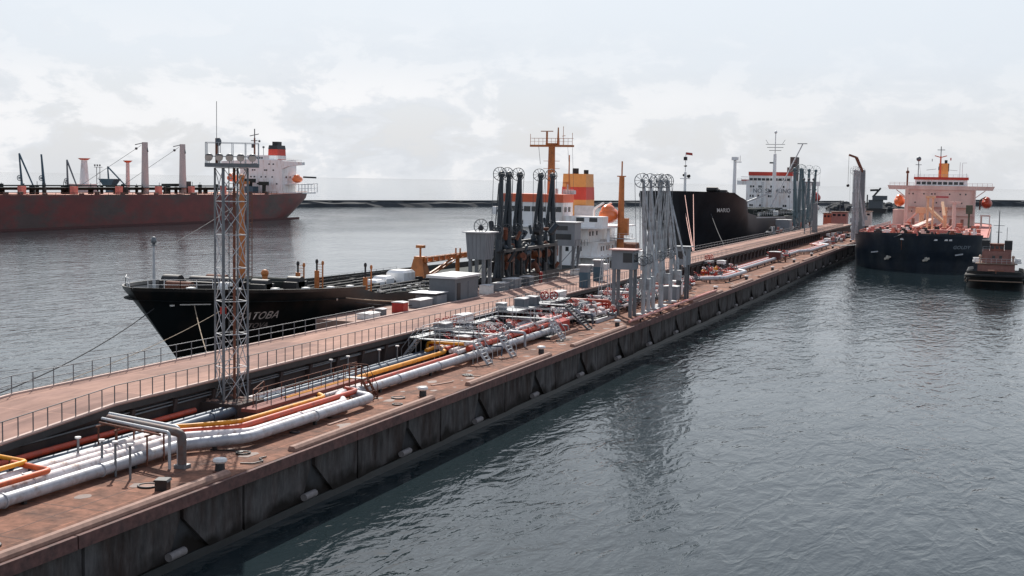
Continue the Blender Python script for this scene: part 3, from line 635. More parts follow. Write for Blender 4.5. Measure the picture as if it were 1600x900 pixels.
for i, (x, y, ya) in enumerate(spots):
    k = random.choice((0, 0, 1, 2)); o = (vr, vw, vd)[k]; L3 = (x, y, random.uniform(4.35, 5.1)); rz = random.choice((0, R(90), R(20)))
    if k not in used: o.location = L3; o.rotation_euler = (0, 0, rz); used.add(k); o['label'] = LAB[k].replace('in the manifold', AR[ya])
    else: s = random.uniform(.8, 1.3); dup(o, L3, rz, LAB[k].replace('in the manifold', AR[ya]), (s, s, s))

MG = 'pipes of the loading manifold yard'
def mp_(label, pts, r, m, **k): return pipe(label, pts, r, m, 10, group=MG, **k)
cols = [(-46.4, .22, pwhite, 'white'), (-47.1, .22, pwhite, 'pinkish white'), (-47.9, .20, pred, 'red'), (-48.6, .24, pgrey, 'silver'), (-49.3, .20, pwhite, 'white innermost'), (-50.0, .26, pred, 'dark red')]
for i, (x, r, m, nm) in enumerate(cols):
    mp_(nm+' pipe running through the manifold under the stiles', [(x, 108+i*.6, 4.95+.07*(i % 3)), (x, 150, 4.95+.07*(i % 3))], r, m, flange=4)
mp_('bright red pipe beside the thick silver pipe at the stiles', [(-45.95, 110, 5.15), (-45.95, 133, 5.15)], .26, pred, flange=6)
mp_('upper white pipe above the red pipe at the stiles', [(-46.2, 110, 5.55), (-46.2, 138, 5.6)], .17, pwhite, flange=4)
for i in range(7):
    x = -45.4-i*.85; c = (pwhite, pred, pgrey, pred, pwhite, pgrey, pwhite)[i]
    mp_(('outermost', 'second', 'third', 'fourth', 'fifth', 'sixth', 'innermost')[i]+' lengthwise pipe below the grey loading arms', [(x, 150+i*.4, 4.8+.12*(i % 2)), (x, 203-i, 4.8+.12*(i % 2))], .2+.04*(i % 3), c, flange=3.5)
for i in range(16):
    y = 134+i*4.3+random.uniform(-.7, .7); c = (pwhite, pred, pgrey, pwhite)[i % 4]; zc = 5.35+.25*(i % 3)
    mp_('short '+('white', 'red', 'silver', 'white')[i % 4]+' cross pipe '+('near the wide staircase' if y < 150 else 'below the grey loading arms'), [(-51.0, y, 4.4), (-51.0, y, zc), (-46.6+.5*(i % 3), y+.3, zc), (-46.6+.5*(i % 3), y+.3, 4.5)], .15+.03*(i % 3), c, supports=False)
random.seed(44)
kinds = (('white', pwhite), ('red', pred), ('silver', pgrey), ('dark red', mat('pipe_dark_red', (.2, .03, .02), .6)), ('slate', pblue))
for i in range(62):
    y = random.choice((random.uniform(110, 131), random.uniform(133, 150), random.uniform(150, 200), random.uniform(150, 200))); x = random.uniform(-51.3, -46); nm, m_ = random.choice(kinds); w_ = random.uniform(.8, 3.0); h_ = random.uniform(.5, 1.7); r_ = random.uniform(.07, .17)
    P_ = [(x, y, 4.05), (x, y, 4+h_), (x+min(w_, -44-x), y+random.uniform(-.4, .4), 4+h_), (x+min(w_, -44-x), y, 4.1)] if i % 2 else [(x, y, 4.05), (x, y, 4+h_), (x+.1, y+w_, 4+h_), (x+.1, y+w_, 4.2)]
    where = 'between the first stiles' if y < 131 else 'near the wide staircase' if y < 150 else 'below the grey loading arms'
    mp_('small arched '+nm+' branch pipe '+where, P_, r_, m_, supports=False)
for i in range(26):
    y = random.choice((random.uniform(111, 131), random.uniform(134, 150), random.uniform(152, 200), random.uniform(152, 200))); x = random.uniform(-51, -46.5); h_ = random.uniform(.9, 2.0); w_ = random.uniform(.35, .8)
    t = thing('instrument_stand', 'small '+('white', 'grey')[i % 2]+'-topped instrument stand '+('between the first stiles' if y < 132 else 'near the wide staircase' if y < 151 else 'below the grey loading arms'), 'instrument stand', (x, y, 4), 0, 'small instrument stands in the manifold yards')
    part('stand', MB().tube((0, 0, 0), (0, 0, h_), .05, 6), railm, t); part('box', MB().bx(-w_/2, w_/2, -w_*.6, w_*.6, h_, h_+.3), (whitep, booth)[i % 2], t)
# far runs and loops
for i, (dx, r, m, nm) in enumerate(((0, .34, pgrey, 'thick silver'), (-.9, .17, pred, 'red'), (-1.5, .2, pwhite, 'pale'), (-2.1, .15, pred, 'inner red'))):
    d = i*1.2
    pipe(nm+' pipe with two far expansion loops beyond the grey arms', [(-47.4+dx, 206, 4.8), (-47.4+dx, 213+d, 4.8), (-43.6+dx, 218+d, 4.8), (-43.2+dx, 236-d, 4.8), (-45.3+dx, 239-d, 4.8), (-45.3+dx, 316+d, 4.8), (-43.2+dx, 322+d, 4.8), (-42.9+dx, 356-d, 4.8), (-46+dx, 361-d, 4.8), (-46+dx, 440, 4.8)], r, m, 10)
pipe('long pinkish red pipe along the quay edge below the grey arms', [(-40.35, 146.2, 4.5), (-40.35, 196, 4.5)], .16, mat('pipe_pink', (.6, .25, .2), .5), 10)
pipe('thin red pipe inside the long edge pipe below the grey arms', [(-40.95, 150, 4.4), (-40.95, 194, 4.4)], .10, pred, 8)
# foam tank and trays
t = thing('red_tank', 'bright red wedge-shaped tank at the foot of the wide staircase', 'tank', (-46.4, 136.3, 4)); part('body', MB().prism([(-1.1, .15), (1.2, .15), (1.2, 1.25), (-.5, 1.7), (-1.1, 1.7)], 'y', -1.9, 1.9), redp, t); part('skid', MB().bx(-1.2, 1.3, -2, 2, 0, .15), black, t)
t = thing('valve_tray', 'dark steel tray of silver pumps in front of the red tank', 'pump tray', (-45.2, 131.8, 4)); part('tray', MB().bx(-1.1, 1.0, -3.2, 2.2, 0, .3), black, t); part('lip', MB().bx(1.0, 1.12, -3.2, 6.2, 0, .38), kerbm, t)
for k, (x, y) in enumerate(((-.4, -1.8), (.2, -.6), (-.3, .8))): part('pump', MB().tube((x-.4, y, .6), (x+.4, y, .7), .28, 10).tube((x, y, .3), (x, y, 1.1), .14, 8).ball((x, y, 1.15), .2), pgrey, t)
t = thing('valve_tray', 'dark steel tray of white valves between the staircase and fourth bollard', 'pump tray', (-46.2, 149.5, 4)); part('tray', MB().bx(-1.6, 1.6, -3.2, 4.2, 0, .35), black, t); part('lip', MB().bx(1.6, 1.75, -3.2, 4.4, 0, .45), lsteel, t)
for k, (x, y) in enumerate(((-.8, -1.8), (.3, -.6), (-.3, 1.2), (.7, 2.4))): part('pump', MB().tube((x-.5, y, .7), (x+.5, y, .8), .3, 10).tube((x, y, .3), (x, y, 1.2), .14, 8).bx(x-.3, x+.3, y-.3, y+.3, 1.2, 1.35), pwhite, t)
mb = MB(); mb.tube((-.9, -1.6, 1.3), (.3, 1.6, 1.5), .62, 14); mb.bx(-.7, .2, -1.2, 1.2, 0, .8); solo('filter_vessel', mb, shedm, 'dark grey horizontal filter vessel behind the tray of white valves', 'vessel', (-47.8, 150.6, 4))
# fire point with two red hose reels
t = thing('hose_reels', 'pair of round red hose reels above the staircase', 'hose reels', (-49.6, 143.6, 6.6))
for x in (-.5, .5): part('reel', MB().wheel((x, x*.5, .75), (.2, -1, .1), .45, .1, 6), redp, t)
part('frame', MB().beam((-1.1, -.3, 0), (-1.1, -.3, 1)  , .07).beam((1.1, .4, 0), (1.1, .4, 1), .07).beam((-1.1, -.3, .1), (1.1, .4, .1), .07), railm, t)
# orange tee post
t = thing('tee_post', 'small rusty orange tee-shaped post on the far deck', 'post', (-43.2, 283, 4)); part('post', MB().tube((0, 0, 0), (0, 0, 1.5), .16, 8), rust, t); part('crossbar', MB().bx(-.6, .6, -.25, .25, 1.45, 1.7), redp, t)
# yellow and red valve group by the first far loop
t = thing('valve_skid', 'yellow and red valve skid beside the first far pipe loop', 'valve skid', (-47.6, 228, 4))
part('floor', MB().bx(-1.6, 1.8, -6, 9, .0, .25), rust, t)
for k in range(5): part('valve', MB().ball((-.9+.5*(k % 3), -4+k*2.2, 1.3), .45).tube((-.9+.5*(k % 3), -4+k*2.2, 0), (-.9+.5*(k % 3), -4+k*2.2, 1.9), .14, 8), (pyellow, redp, pyellow, redp, pyellow)[k], t)
mb = MB()
for k in range(8): mb.beam((1.6, -6+k*2, .2), (1.6, -6+k*2, 1.5), .07)
mb.beam((1.6, -6, 1.5), (1.6, 8, 1.5), .07); part('rail', mb, redp, t)

# ------------------------------------------------------------------ loading arms
def loading_arm(label, loc, H, m, lean=.6, drop=.62, r=.42, wr=.95, group=None, riser=.36, wm_=None, out=1.2):
    t = thing('loading_arm', label, 'loading arm', loc, 0, group); z1 = H*riser
    part('base_plate', MB().bx(-.8, .8, -.8, .8, 0, .2), m, t)
    part('riser', MB().tube((0, 0, 0), (0, 0, z1), r*1.05, 12).tube((0, 0, z1-.5), (0, 0, z1+.5), r*1.4, 12), m, t)
    ap = Vector((-lean, .25, H)); ia = part('inner_arm', MB().tube((0, .3, z1-.8), (-lean*.5, .3, H*.68), r*1.0, 12, r*.85).tube((-lean*.5, .3, H*.68), ap, r*.8, 12, r*.6), m, t)
    part('brace', MB().beam((.5, .1, z1), (-lean+.1, .1, H-1.2), .10).beam((-.6, .1, z1), (-lean-.35, .1, H-1.2), .10), m, ia)
    part('sheave_wheel', MB().wheel(ap+Vector((0, -.75, .1)), (.12, -1, .05), wr, .055, 10), wm_ or m, t)
    part('flange_ring', MB().tube((-lean*.5, .3, H*.67), (-lean*.5, .3, H*.69), r*1.25, 12), m, ia); part('hub', MB().ball(ap, r*1.05, r*1.3, r*1.1), m, t)
    part('outer_arm', MB().tube(ap+Vector((.1, -.35, 0)), (out, -.4, H*(1-drop)), r*.62, 10, r*.5).tube((out, -.4, H*(1-drop)+.3), (out+.1, -.6, H*(1-drop)-1.3), r*.85, 10), m, t)
    part('counterweight', MB().beam((.1, .3, z1+.4), (-.5+lean, .9, z1-2.6), .35).bx(lean-1.2, lean+.2, .4, 1.5, z1-3.6, z1-2.2), m, t)
    part('lower_wheel', MB().wheel((0, -.65, z1+.2), (.1, -1, 0), wr*.7, .06, 8), wm_ or m, t)
    part('cable', MB().beam(ap+Vector((-wr, -.75, 0)), (-wr*.9, -.7, z1), .05).beam(ap+Vector((wr, -.75, 0)), (wr*.7, -.7, z1), .05), railm, t)
    return t
GA = 'grey loading arms at the near berth'
for k, (y, x, ln, ot, lab) in enumerate(((158.5, -42.0, .3, 1.5, 'leftmost tall grey loading arm beside the elevated control booth'), (162.6, -42.4, .1, 1.1, 'second grey loading arm from the booth'), (166.6, -42.8, -.5, -1.6, 'third grey loading arm, start of the middle cluster'),
        (169.3, -42.5, .5, .2, 'fourth grey loading arm, middle of the cluster'), (171.5, -42.9, -.3, 2.2, 'fifth grey loading arm, right side of the middle cluster'), (176.6, -42.9, .7, 2.0, 'rightmost grey loading arm of the near cluster'))):
    loading_arm(lab, (x, y, 4.0), 17.1, armg, ln*1.5, .62, .26, .92, GA, out=ot, riser=.40, wm_=steel)
GD = 'dark loading arms beyond the roadway'
for k, (y, ln, ot, lab) in enumerate(((163.6, -.2, .0, 'leftmost dark loading arm, next to the tall grey control cabin'), (167.2, .1, -.6, 'second dark loading arm from the left'), (171.3, 0, -.7, 'third dark loading arm from the left'), (180.2, 0, -.8, 'fourth dark loading arm, after the gap'), (186.2, .2, -1.0, 'rightmost dark loading arm in front of the white ship bridge'))):
    loading_arm(lab, (-64.0, y, 6.3), 15.4, armd, ln, .60, .46, .9, GD, out=ot, riser=.5, wm_=railm)
mb = MB(); random.seed(9)
t = thing('swivel_rack', 'dark rusty rack of hoses and swivels below the dark loading arms', 'hose rack', (-64.5, 174, 6.3))
for k in range(9): part('hose', MB().path([(random.uniform(-1, 1.5), -11+k*2.7, 1), (random.uniform(-.5, 2), -10.5+k*2.7, random.uniform(3.5, 7)), (random.uniform(-1, 1), -8.6+k*2.7, random.uniform(3, 7)), (random.uniform(-1, 1), -8.8+k*2.7, .4)], .28, 8, 1.2), (armd, black, rust)[k % 3], t)
for k in range(7): part('frame', MB().beam((-1.2, -11+k*3.6, 0), (-1.2, -11+k*3.6, 5.5), .35).beam((1.4, -11+k*3.6, 0), (1.4, -11+k*3.6, 4.8), .3).beam((-1.2, -11+k*3.6, 5.3), (1.4, -11+k*3.6, 4.8), .3), black, t)
part('top_beam', MB().beam((-1.2, -11, 5.5), (-1.2, 11.5, 5.7), .5).beam((1.4, -11, 4.9), (1.4, 11.5, 5.0), .4), black, t)
part('drip_tray', MB().bx(-1.6, 1.8, -12, 12, .1, 1.3), black, t)
for k in range(64): x, y, zc = random.uniform(-1.2, 1.8), random.uniform(-11.5, 12.5), random.uniform(1.2, 7.4); part('swivel', MB().tube((x, y, zc), (x+random.uniform(-1, 1), y+random.uniform(-1, 1), zc+random.uniform(-1.6, 1.6)), random.uniform(.22, .5), 8), (armd, black, armd, rust)[k % 4], t)
for k, y in enumerate((-8, -2.5, 4, 8)): part('drum', MB().tube((.3, y, 3.6), (1.5, y-.4, 3.9), .6, 12), rust if k % 2 else mat('drum_ochre', (.22, .07, .025), .6), t)
GT = 'blue-grey loading arms at the far berth'
for k, (y, ot, lab) in enumerate(((424, .4, 'leftmost blue-grey loading arm beside the NO SMOKING ship'), (433, -.3, 'second blue-grey loading arm beside the NO SMOKING ship'), (444, .8, 'third blue-grey loading arm beside the NO SMOKING ship'), (455, 0, 'fourth blue-grey loading arm beside the NO SMOKING ship'), (468, -.6, 'rightmost blue-grey loading arm beside the NO SMOKING ship'))):
    o = loading_arm(lab, (-62.2, y, 5.0), 21.0, armt, .2+ot, .7, .55, 1.7, GT, out=ot*2, riser=.3)
GF = 'grey loading arms behind the navy tanker bow'
for k, (y, ot, lab) in enumerate(((414, .4, 'leftmost grey loading arm below the slanting crane jib'), (424, 1.0, 'second grey loading arm below the slanting crane jib'), (435, .5, 'third grey loading arm below the slanting crane jib'), (446, -.6, 'fourth grey loading arm next to the far dredger'))):
    loading_arm(lab, (-42.6, y, 4.0), 21.6, armg, .1+.35*k, .75, .5, 1.3, GF, out=ot*2.2, riser=.42)
t = thing('jetty_crane', 'slim crane with rusty jib slanting left above the far grey arms', 'crane', (-41.5, 428, 4))
part('mast', MB().frustum((0, 0, 0), 1.8, 1.8, 1.3, 1.3, 22), steel, t)
part('jib', MB().beam((0, 0, 21), (-2.0, -3, 26), .7).beam((-2.0, -3, 26), (-4.2, -4, 26.8), .6), rust, t); part('hook', MB().ball((-4.2, -4, 17), .5).tube((-4.2, -4, 17), (-4.2, -4, 26.6), .05, 4), black, t)

# ------------------------------------------------------------------ control booths, sheds and the berth platform
mb = MB(); mb.bx(-65.6, -60.15, 116, 206, 5.3, 6.28); struct('berth_platform', mb, kerbm)
mb = MB()
for k in range(13): mb.bx(-65, -63.8, 118+k*7.2, 119.2+k*7.2, -1, 5.3)
o = solo('platform_piles', mb, wallm, 'concrete piles carrying the berth platform beside the black ship', 'piles')
mb = MB(); mb.bx(-66.0, -60.15, 400, 480, 5.0, 6.25); mb.bx(-65.4, -60.2, 402, 478, -1, 5.0); struct('berth_platform', mb, wallm)
t = thing('equipment_shed', 'plain grey equipment shed with pale flat roof beside the roadway', 'shed', (-62.3, 145, 6.28))
part('wall', MB().bx(-1.7, 1.7, -4.2, 3.0, 0, 2.75), shedm, t); part('roof', MB().prism([(-2.0, 2.75), (2.0, 2.75), (2.0, 2.98), (-2.0, 3.1)], 'y', -4.5, 3.4), roofm, t)
part('door', MB().bx(1.7, 1.75, -3.6, -2.6, 0, 2.2), black, t); part('door', MB().bx(1.7, 1.75, -.2, .9, 0, 2.2), shedm, t)
t = thing('pump_shelter', 'low grey shelter with thin flat roof in front of the equipment shed', 'shelter', (-62.6, 137.5, 6.28)); part('roof', MB().bx(-1.9, 1.6, -1.5, 2.2, 1.25, 1.33), lsteel, t); part('body', MB().bx(-1.3, 1.5, -.8, 2.0, 0, 1.0), booth, t); part('body', MB().bx(-.2, .9, -1.4, -.8, 0, .7), roofm, t)
def booth_on_legs(label, loc, w, d, zb, h, m, roofmat, legs_m, win, stairs=None, flare=0, wheel=False, group=None):
    t = thing('control_booth', label, 'control booth', loc, 0, group); mb = MB()
    mb.frustum((0, 0, zb), w, d, w+flare, d+flare, h); part('cabin', mb, m, t)
    if flare:
        for k in range(5):
            x = -w/2+.25+k*(w-.5)/4; part('rib', MB().beam((x, -d/2-.02, zb), (x*(1+flare/w), -d/2-flare/2-.02, zb+h), .09), m, t)
            y = -d/2+.25+k*(d-.5)/4; part('rib', MB().beam((w/2+.02, y, zb), (w/2+flare/2+.02, y*(1+flare/d), zb+h), .09), m, t)
    part('roof', MB().bx(-w/2-flare/2-.35, w/2+flare/2+.35, -d/2-flare/2-.35, d/2+flare/2+.35, zb+h, zb+h+.14), roofmat, t)
    for (x, y) in ((-w/2+.3, -d/2+.3), (w/2-.3, -d/2+.3), (w/2-.3, d/2-.3), (-w/2+.3, d/2-.3)): part('leg', MB().bx(x-.2, x+.2, y-.2, y+.2, 0, zb), legs_m, t)
    mb = MB(); mb.beam((-w/2+.3, -d/2+.3, zb*.1), (w/2-.3, -d/2+.3, zb*.9), .1); mb.beam((w/2-.3, -d/2+.3, zb*.1), (w/2-.3, d/2-.3, zb*.9), .1); part('bracing', mb, legs_m, t)
    for (x0, x1, z0, z1, face) in win:
        if face == 'y': q = MB().bx(x0, x1, -d/2-flare/2-.03, -d/2+.1, zb+z0, zb+z1)
        else: q = MB().bx(w/2-.1, w/2+flare/2+.03, x0, x1, zb+z0, zb+z1)
        part('window', q, glass, t)
    if wheel: part('reel', MB().wheel((.2, -.4, zb+h+.85), (.1, -1, .1), .95, .06, 10), railm, t); part('reel_hub', MB().ball((.2, -.4, zb+h+.6), .4, .4, .35), black, t)
    if stairs:
        mb = MB(); x, y = w/2+.5, 0
        for q in (0, .9): mb.beam((w/2+.2+q, -d/2, zb), (w/2+.2+q, -d/2-2.6, 0), .08, .2)
        for j in range(9): mb.bx(w/2+.2, w/2+1.1, -d/2-.2-2.4*j/9, -d/2-2.4*j/9, zb*(1-(j+.5)/9)-.04, zb*(1-(j+.5)/9))
        part('stairs', mb, railm, t)
        mb = MB()
        for q in (0, .95):
            mb.beam((w/2+.2+q, -d/2, zb+1), (w/2+.2+q, -d/2-2.6, 1.0), .05); mb.beam((w/2+.2+q, d/2, zb+1), (w/2+.2+q, -d/2, zb+1), .05)
            for j in range(3): mb.beam((w/2+.2+q, -d/2+j*d/2, zb), (w/2+.2+q, -d/2+j*d/2, zb+1), .05)
        part('stair_rail', mb, railm, t)
    return t
booth_on_legs('tall grey corrugated control cabin on legs with a spoked reel on its roof', (-64.0, 157.0, 6.28), 2.5, 2.8, 4.2, 3.5, booth, roofm, steel, (), flare=.45, wheel=True)
booth_on_legs('grey control booth on legs with steep stairs in front of the white ship house', (-65.0, 196.5, 6.28), 3.6, 3.2, 4.3, 3.7, booth, roofm, steel, ((-1.2, .6, 2.5, 3.2, 'y'), (-1.4, 1.2, 1.0, 1.9, 'y')), stairs=True)
booth_on_legs('grey elevated booth with pinkish roof left of the grey loading arms', (-43.9, 156.2, 4.0), 2.8, 2.6, 6.0, 2.4, booth, mat('roof_pink', (.5, .28, .25), .7), steel, ((.1, 1.3, .9, 2.1, 'y'), (-1.0, 1.0, .9, 2.0, 'x')))
booth_on_legs('small grey booth on a thin post right of the grey loading arms', (-43.0, 184.5, 4.0), 1.8, 1.8, 5.0, 2.6, booth, steel, railm, ((-.6, .5, .9, 2.0, 'y'),))
for x, y, lab in ((-52.9, 168, 'nearer teal post cabinet with white cap on the roadway edge'), (-54.6, 180, 'farther teal post cabinet with white cap behind its twin')):
    t = thing('post_cabinet', lab, 'cabinet', (x, y, 6.4), 0, 'teal post cabinets on the roadway'); part('body', MB().bx(-.62, .62, -.6, .6, 0, 2.1), tealm, t); part('upper_panel', MB().bx(-.55, .6, -.6, .55, 2.1, 3.0), booth, t); part('cap', MB().bx(-.75, .8, -.75, .75, 3.0, 3.15), whitep, t)
# lattice stair mast between yard and roadway
t = thing('lattice_mast', 'light lattice ladder mast left of the elevated booth', 'mast', (-49.4, 166, 4)); mb = MB()
for x, y in ((-.5, -.5), (.5, -.5), (.5, .5), (-.5, .5)): mb.beam((x*1.6, y*1.6, 0), (x*.8, y*.8, 6.6), .09)
for k in range(9): mb.beam((-.75+.04*k, -.7+.04*k, k*.72), (.75-.04*k, -.7+.04*k, k*.72+.1), .06)
part('frame', mb, lsteel, t)
random.seed(12)
def cabp(label, x, y, w, d, h, m): cabinet(label, x, y, 6.28, w, d, h, m, 'crates and cabinets on the berth platform', False, 6.28)
cabp('small bright red box on the berth platform edge', -61.0, 126.5, 1.4, 1.2, 1.1, redp)
cabp('long grey crate with white top behind the red box', -61.6, 133.2, 1.4, 3.4, .85, booth)
cabp('low white crate at the near end of the berth platform', -61.3, 119.6, 1.5, 2.4, .5, whitep)
cabp('white cabinet right of the equipment shed', -61.3, 152.6, 1.4, 1.5, 1.1, whitep)
cabp('grey cabinet below the tall corrugated cabin', -61.6, 158.2, 1.6, 2.4, 1.0, booth)
cabp('rounded grey winch cabinet before the dark loading arms', -61.8, 163.2, 1.8, 2.6, 1.25, booth)
cabp('grey cabinet before the second dark loading arm', -61.6, 168.6, 1.4, 1.8, 1.2, shedm)
cabp('small grey box on the platform left of the red box', -61.7, 123.2, .9, 1.0, .6, shedm)
cabp('white box by the foot of the booth stairs', -61.4, 191, 1.6, 2.0, .8, whitep)
cabp('grey box behind the farther teal post', -61.6, 198, 1.8, 2.4, 1.1, booth)
for k, (x, y, m_, lab) in enumerate(((-61.8, 201.5, roofm, 'white-topped unit right of the booth stairs, nearer'), (-61.6, 205.5, roofm, 'white-topped unit right of the booth stairs, farther'))): cabp(lab, x, y, 1.6, 1.8, .9, m_)
cabinet('pale hut with white roof on the far berth beside the black hull', -63.5, 410, 6.25, 4.5, 4.5, 3.6, booth, 'huts on the far berth', False, 6.25)
t = thing('hydrant', 'red hydrant before the dark loading arms', 'hydrant', (-60.9, 172.5, 6.28)); part('body', MB().tube((0, 0, 0), (0, 0, 1.3), .22, 8).ball((0, 0, 1.4), .3), redp, t)
t = thing('handwheel_stand', 'far dark red handwheels on a bracket by the roadway railing', 'valve stand', (-51.0, 240, 4)); part('stand', MB().bx(-.6, .6, -2, 2, 1.9, 2.3).bx(-.15, .15, -.2, .2, 0, 1.9), steel, t); part('handwheel', MB().wheel((-.2, -.6, 3.0), (.2, -1, .1), .42, .08, 6), redp, t); part('handwheel', MB().wheel((.2, .9, 3.0), (.2, -1, .1), .42, .08, 6), redp, t)

# clutter at the far end of the jetty
random.seed(33)
names = ['small dark unit', 'small pink unit', 'small white unit', 'small grey unit', 'small rusty unit']
cm = [black, deckp, whitep, booth, rust]
for i in range(34):
    k = i % 5; y = 376+i*2.6+random.uniform(-1, 1); x = random.uniform(-51, -43.5) if i % 3 else random.uniform(-64, -61); zb = 4 if x > -52 else 6.3
    t = thing('equipment_unit', names[k]+' among the clutter at the far jetty end', 'equipment', (x, y, zb), 0, 'clutter at the far jetty end')
    h = random.uniform(.8, 2.2); w = random.uniform(.7, 2.2)
    part('body', MB().frustum((0, 0, 0), w, w*1.2, w*.8, w, h), cm[k], t); part('pipe', MB().path([(-w, -.8, h*.4), (w*.6, -.8, h*.4), (w*.6, -.8, h*1.25)], .16, 7), cm[(k+2) % 5], t)
def light_mast(label, loc, h, group=None):
    t = thing('light_mast', label, 'light mast', loc, 0, group)
    for x in (-.9, .9): part('leg', MB().tube((x, 0, 0), (x, 0, h), .16, 6), steel, t)
    mb = MB()
    for k in range(int(h/2.2)): mb.beam((-.9, 0, 1+2.2*k), (.9, 0, 2.4+2.2*k), .09)
    part('bracing', mb, steel, t); part('platform', MB().bx(-1.6, 1.6, -.9, .9, h, h+.2), railm, t)
    for x in (-1.5, -.1, 1.3): part('floodlight', MB().ball((x, -.5, h+1.0), .42).beam((x, -.5, h), (x, -.5, h+1), .1), railm, t)
light_mast('slender twin-legged floodlight mast at the far end of the jetty', (-53, 388, 6.4), 15.2)
t = thing('stair_tower', 'squat grey mast standing close behind the far floodlight mast', 'mast', (-52.8, 402, 6.4)); part('column', MB().frustum((0, 0, 0), 1.6, 1.6, 1.2, 1.2, 9), steel, t)

# ------------------------------------------------------------------ ships
class Hull:
    def __init__(s, B, L, sheer, zb=-1.5, rake=8, e_top=26, e_bot=42, p_top=2.4, p_bot=1.7, sr=5, es=26, tr=.75):
        s.__dict__.update(locals())
    def yb(s, t): return s.rake*(1-t)
    def ys(s, t): return s.L-s.sr*(1-t)**1.5
    def half(s, y, t):
        e = s.e_bot+(s.e_top-s.e_bot)*t; p = s.p_bot+(s.p_top-s.p_bot)*t
        u = min(1, max(0, (y-s.yb(t))/e)); a = 1-(1-u)**p
        a = a**(.85 if t > .5 else 1)
        w = min(1, max(0, (s.ys(t)-y)/s.es)); T = s.tr*min(1, t*1.3); b = T+(1-T)*(1-(1-w)**2.2)
        return s.B/2*min(a, b)
    def mesh(s, ny=70, nz=9):
        mb = MB(); ts = [k/nz for k in range(nz+1)]; us = []
        for i in range(ny+1): u = i/ny; us.append(u)
        us = [ (u*1.6)**2*.16/1 if u < .4 else None for u in us]
        us = [ .16*(i/24)**1.8 for i in range(24)]+[.16+.84*i/(ny-24) for i in range(ny-23)]
        n = len(us); V = []
        for sd_ in (1, -1):
            for t in ts:
                for u in us:
                    y = s.yb(t)+u*(s.ys(t)-s.yb(t)); z = s.zb+t*(s.sheer(y)-s.zb); V.append((sd_*s.half(y, t), y, z))
        K = len(ts)*n; fs = []
        for k in range(nz):
            for i in range(n-1):
                a = k*n+i; fs.append((a, a+1, a+n+1, a+n)); fs.append((K+a, K+a+n, K+a+n+1, K+a+1))
            a = k*n+n-1; fs.append((a, K+a, K+a+n, a+n))
        return mb.add(V, fs, True), us
    def deck(s, drop=.02, y0=None, y1=None):
        mb = MB(); n = 60; V = []
        y0 = .3 if y0 is None else y0; y1 = s.L if y1 is None else y1
        for i in range(n+1):
            y = y0+(y1-y0)*(i/n)**1.4; h = s.half(y, 1)-.06; z = s.sheer(y)-drop; V += [(h, y, z), (-h, y, z)]
        return mb.add(V, [(2*i, 2*i+1, 2*i+3, 2*i+2) for i in range(n)])
    def rim(s, h, w=.12, y0=0.05, y1=None, n=60):
        mb = MB(); y1 = s.L if y1 is None else y1
        for sd_ in (1, -1):
            P = [Vector((sd_*s.half(y0+(y1-y0)*(i/n)**1.5, 1), y0+(y1-y0)*(i/n)**1.5, s.sheer(y0+(y1-y0)*(i/n)**1.5))) for i in range(n+1)]
            V = [];
            for p in P: V += [p, p+Vector((sd_*.08, -.05, h)), p+Vector((sd_*(.08-w), 0, h)), p+Vector((-sd_*w, 0, 0))]
            mb.add(V, [(4*i+a, 4*i+(a+1) % 4, 4*i+4+(a+1) % 4, 4*i+4+a) for i in range(n) for a in range(4)])
        return mb
def sheerf(pts):
    def f_(y):
        if y <= pts[0][0]: return pts[0][1]
        for (a, za), (b, zb) in zip(pts, pts[1:]):
            if y <= b: return za+(zb-za)*(y-a)/(b-a)
        return pts[-1][1]
    return f_
def flat(H, y, z):
    t = (z-H.zb)/(H.sheer(y)-H.zb); return H.half(y, t)
def windows(t, m, xs, y, z, w, h, ax='y', dep=.06, name='window'):
    for x in xs:
        q = MB().bx(x-w/2, x+w/2, y-dep, y+.05, z-h/2, z+h/2) if ax == 'y' else MB().bx(y-.05, y+dep, x-w/2, x+w/2, z-h/2, z+h/2)
        part(name, q, m, t)
def shiprail(t, pts, h=1.0, sp=2.0, m=whitep, w=.05, name='guard_rail'):
    mb = MB()
    for a, b in zip(pts, pts[1:]):
        a, b = Vector(a), Vector(b); n = max(1, int((b-a).length/sp))
        for i in range(n+1): p = a.lerp(b, i/n); mb.beam(p, p+Vector((0, 0, h)), w)
        for k in (h, h*.5): mb.beam(a+Vector((0, 0, k)), b+Vector((0, 0, k)), w*.8)
    return part(name, mb, m, t)
def lifeboat(t, c, L_=8, w=1.4, m=lifeo, davit=whitep, side=1):
    x, y, z = c
    b = part('lifeboat', MB().ball((x, y, z), w, L_/2, w*.95, 12, 8), m, t); part('canopy', MB().ball((x, y-L_*.08, z+w*.55), w*.72, L_*.33, w*.75, 10, 6), m, b)
    for s in (-.3, .3): part('davit', MB().path([(x-side*2.2, y+s*L_, z-2.2), (x-side*2.2, y+s*L_, z+1.2), (x-side*.3, y+s*L_, z+2.3)], .22, 7, .6), davit, t)

# ---- black ship "BATOVA"
bt = thing('cargo_ship', 'black-hulled ship with white house, ochre masts and its name on the bow', 'ship', (-77, 101, 0))
HB = Hull(22, 152, sheerf([(0, 9.8), (10, 9.2), (27.5, 8.5), (30, 7.7), (50, 7.1), (80, 6.8), (110, 6.4), (152, 6.8)]), rake=11.0, e_top=24, e_bot=46, p_top=2.1, p_bot=1.7)
hm, _ = HB.mesh(80); hl = part('hull', hm, hullb, bt); part('bulwark', HB.rim(.0+.35, .15, y1=27), hullb, hl)
part('deck', HB.deck(.9), deckg, bt)
ft = lambda y0_, z0_: (lambda u, v: Vector((flat(HB, y0_+u, z0_+v)+.06, y0_+u, z0_+v)))
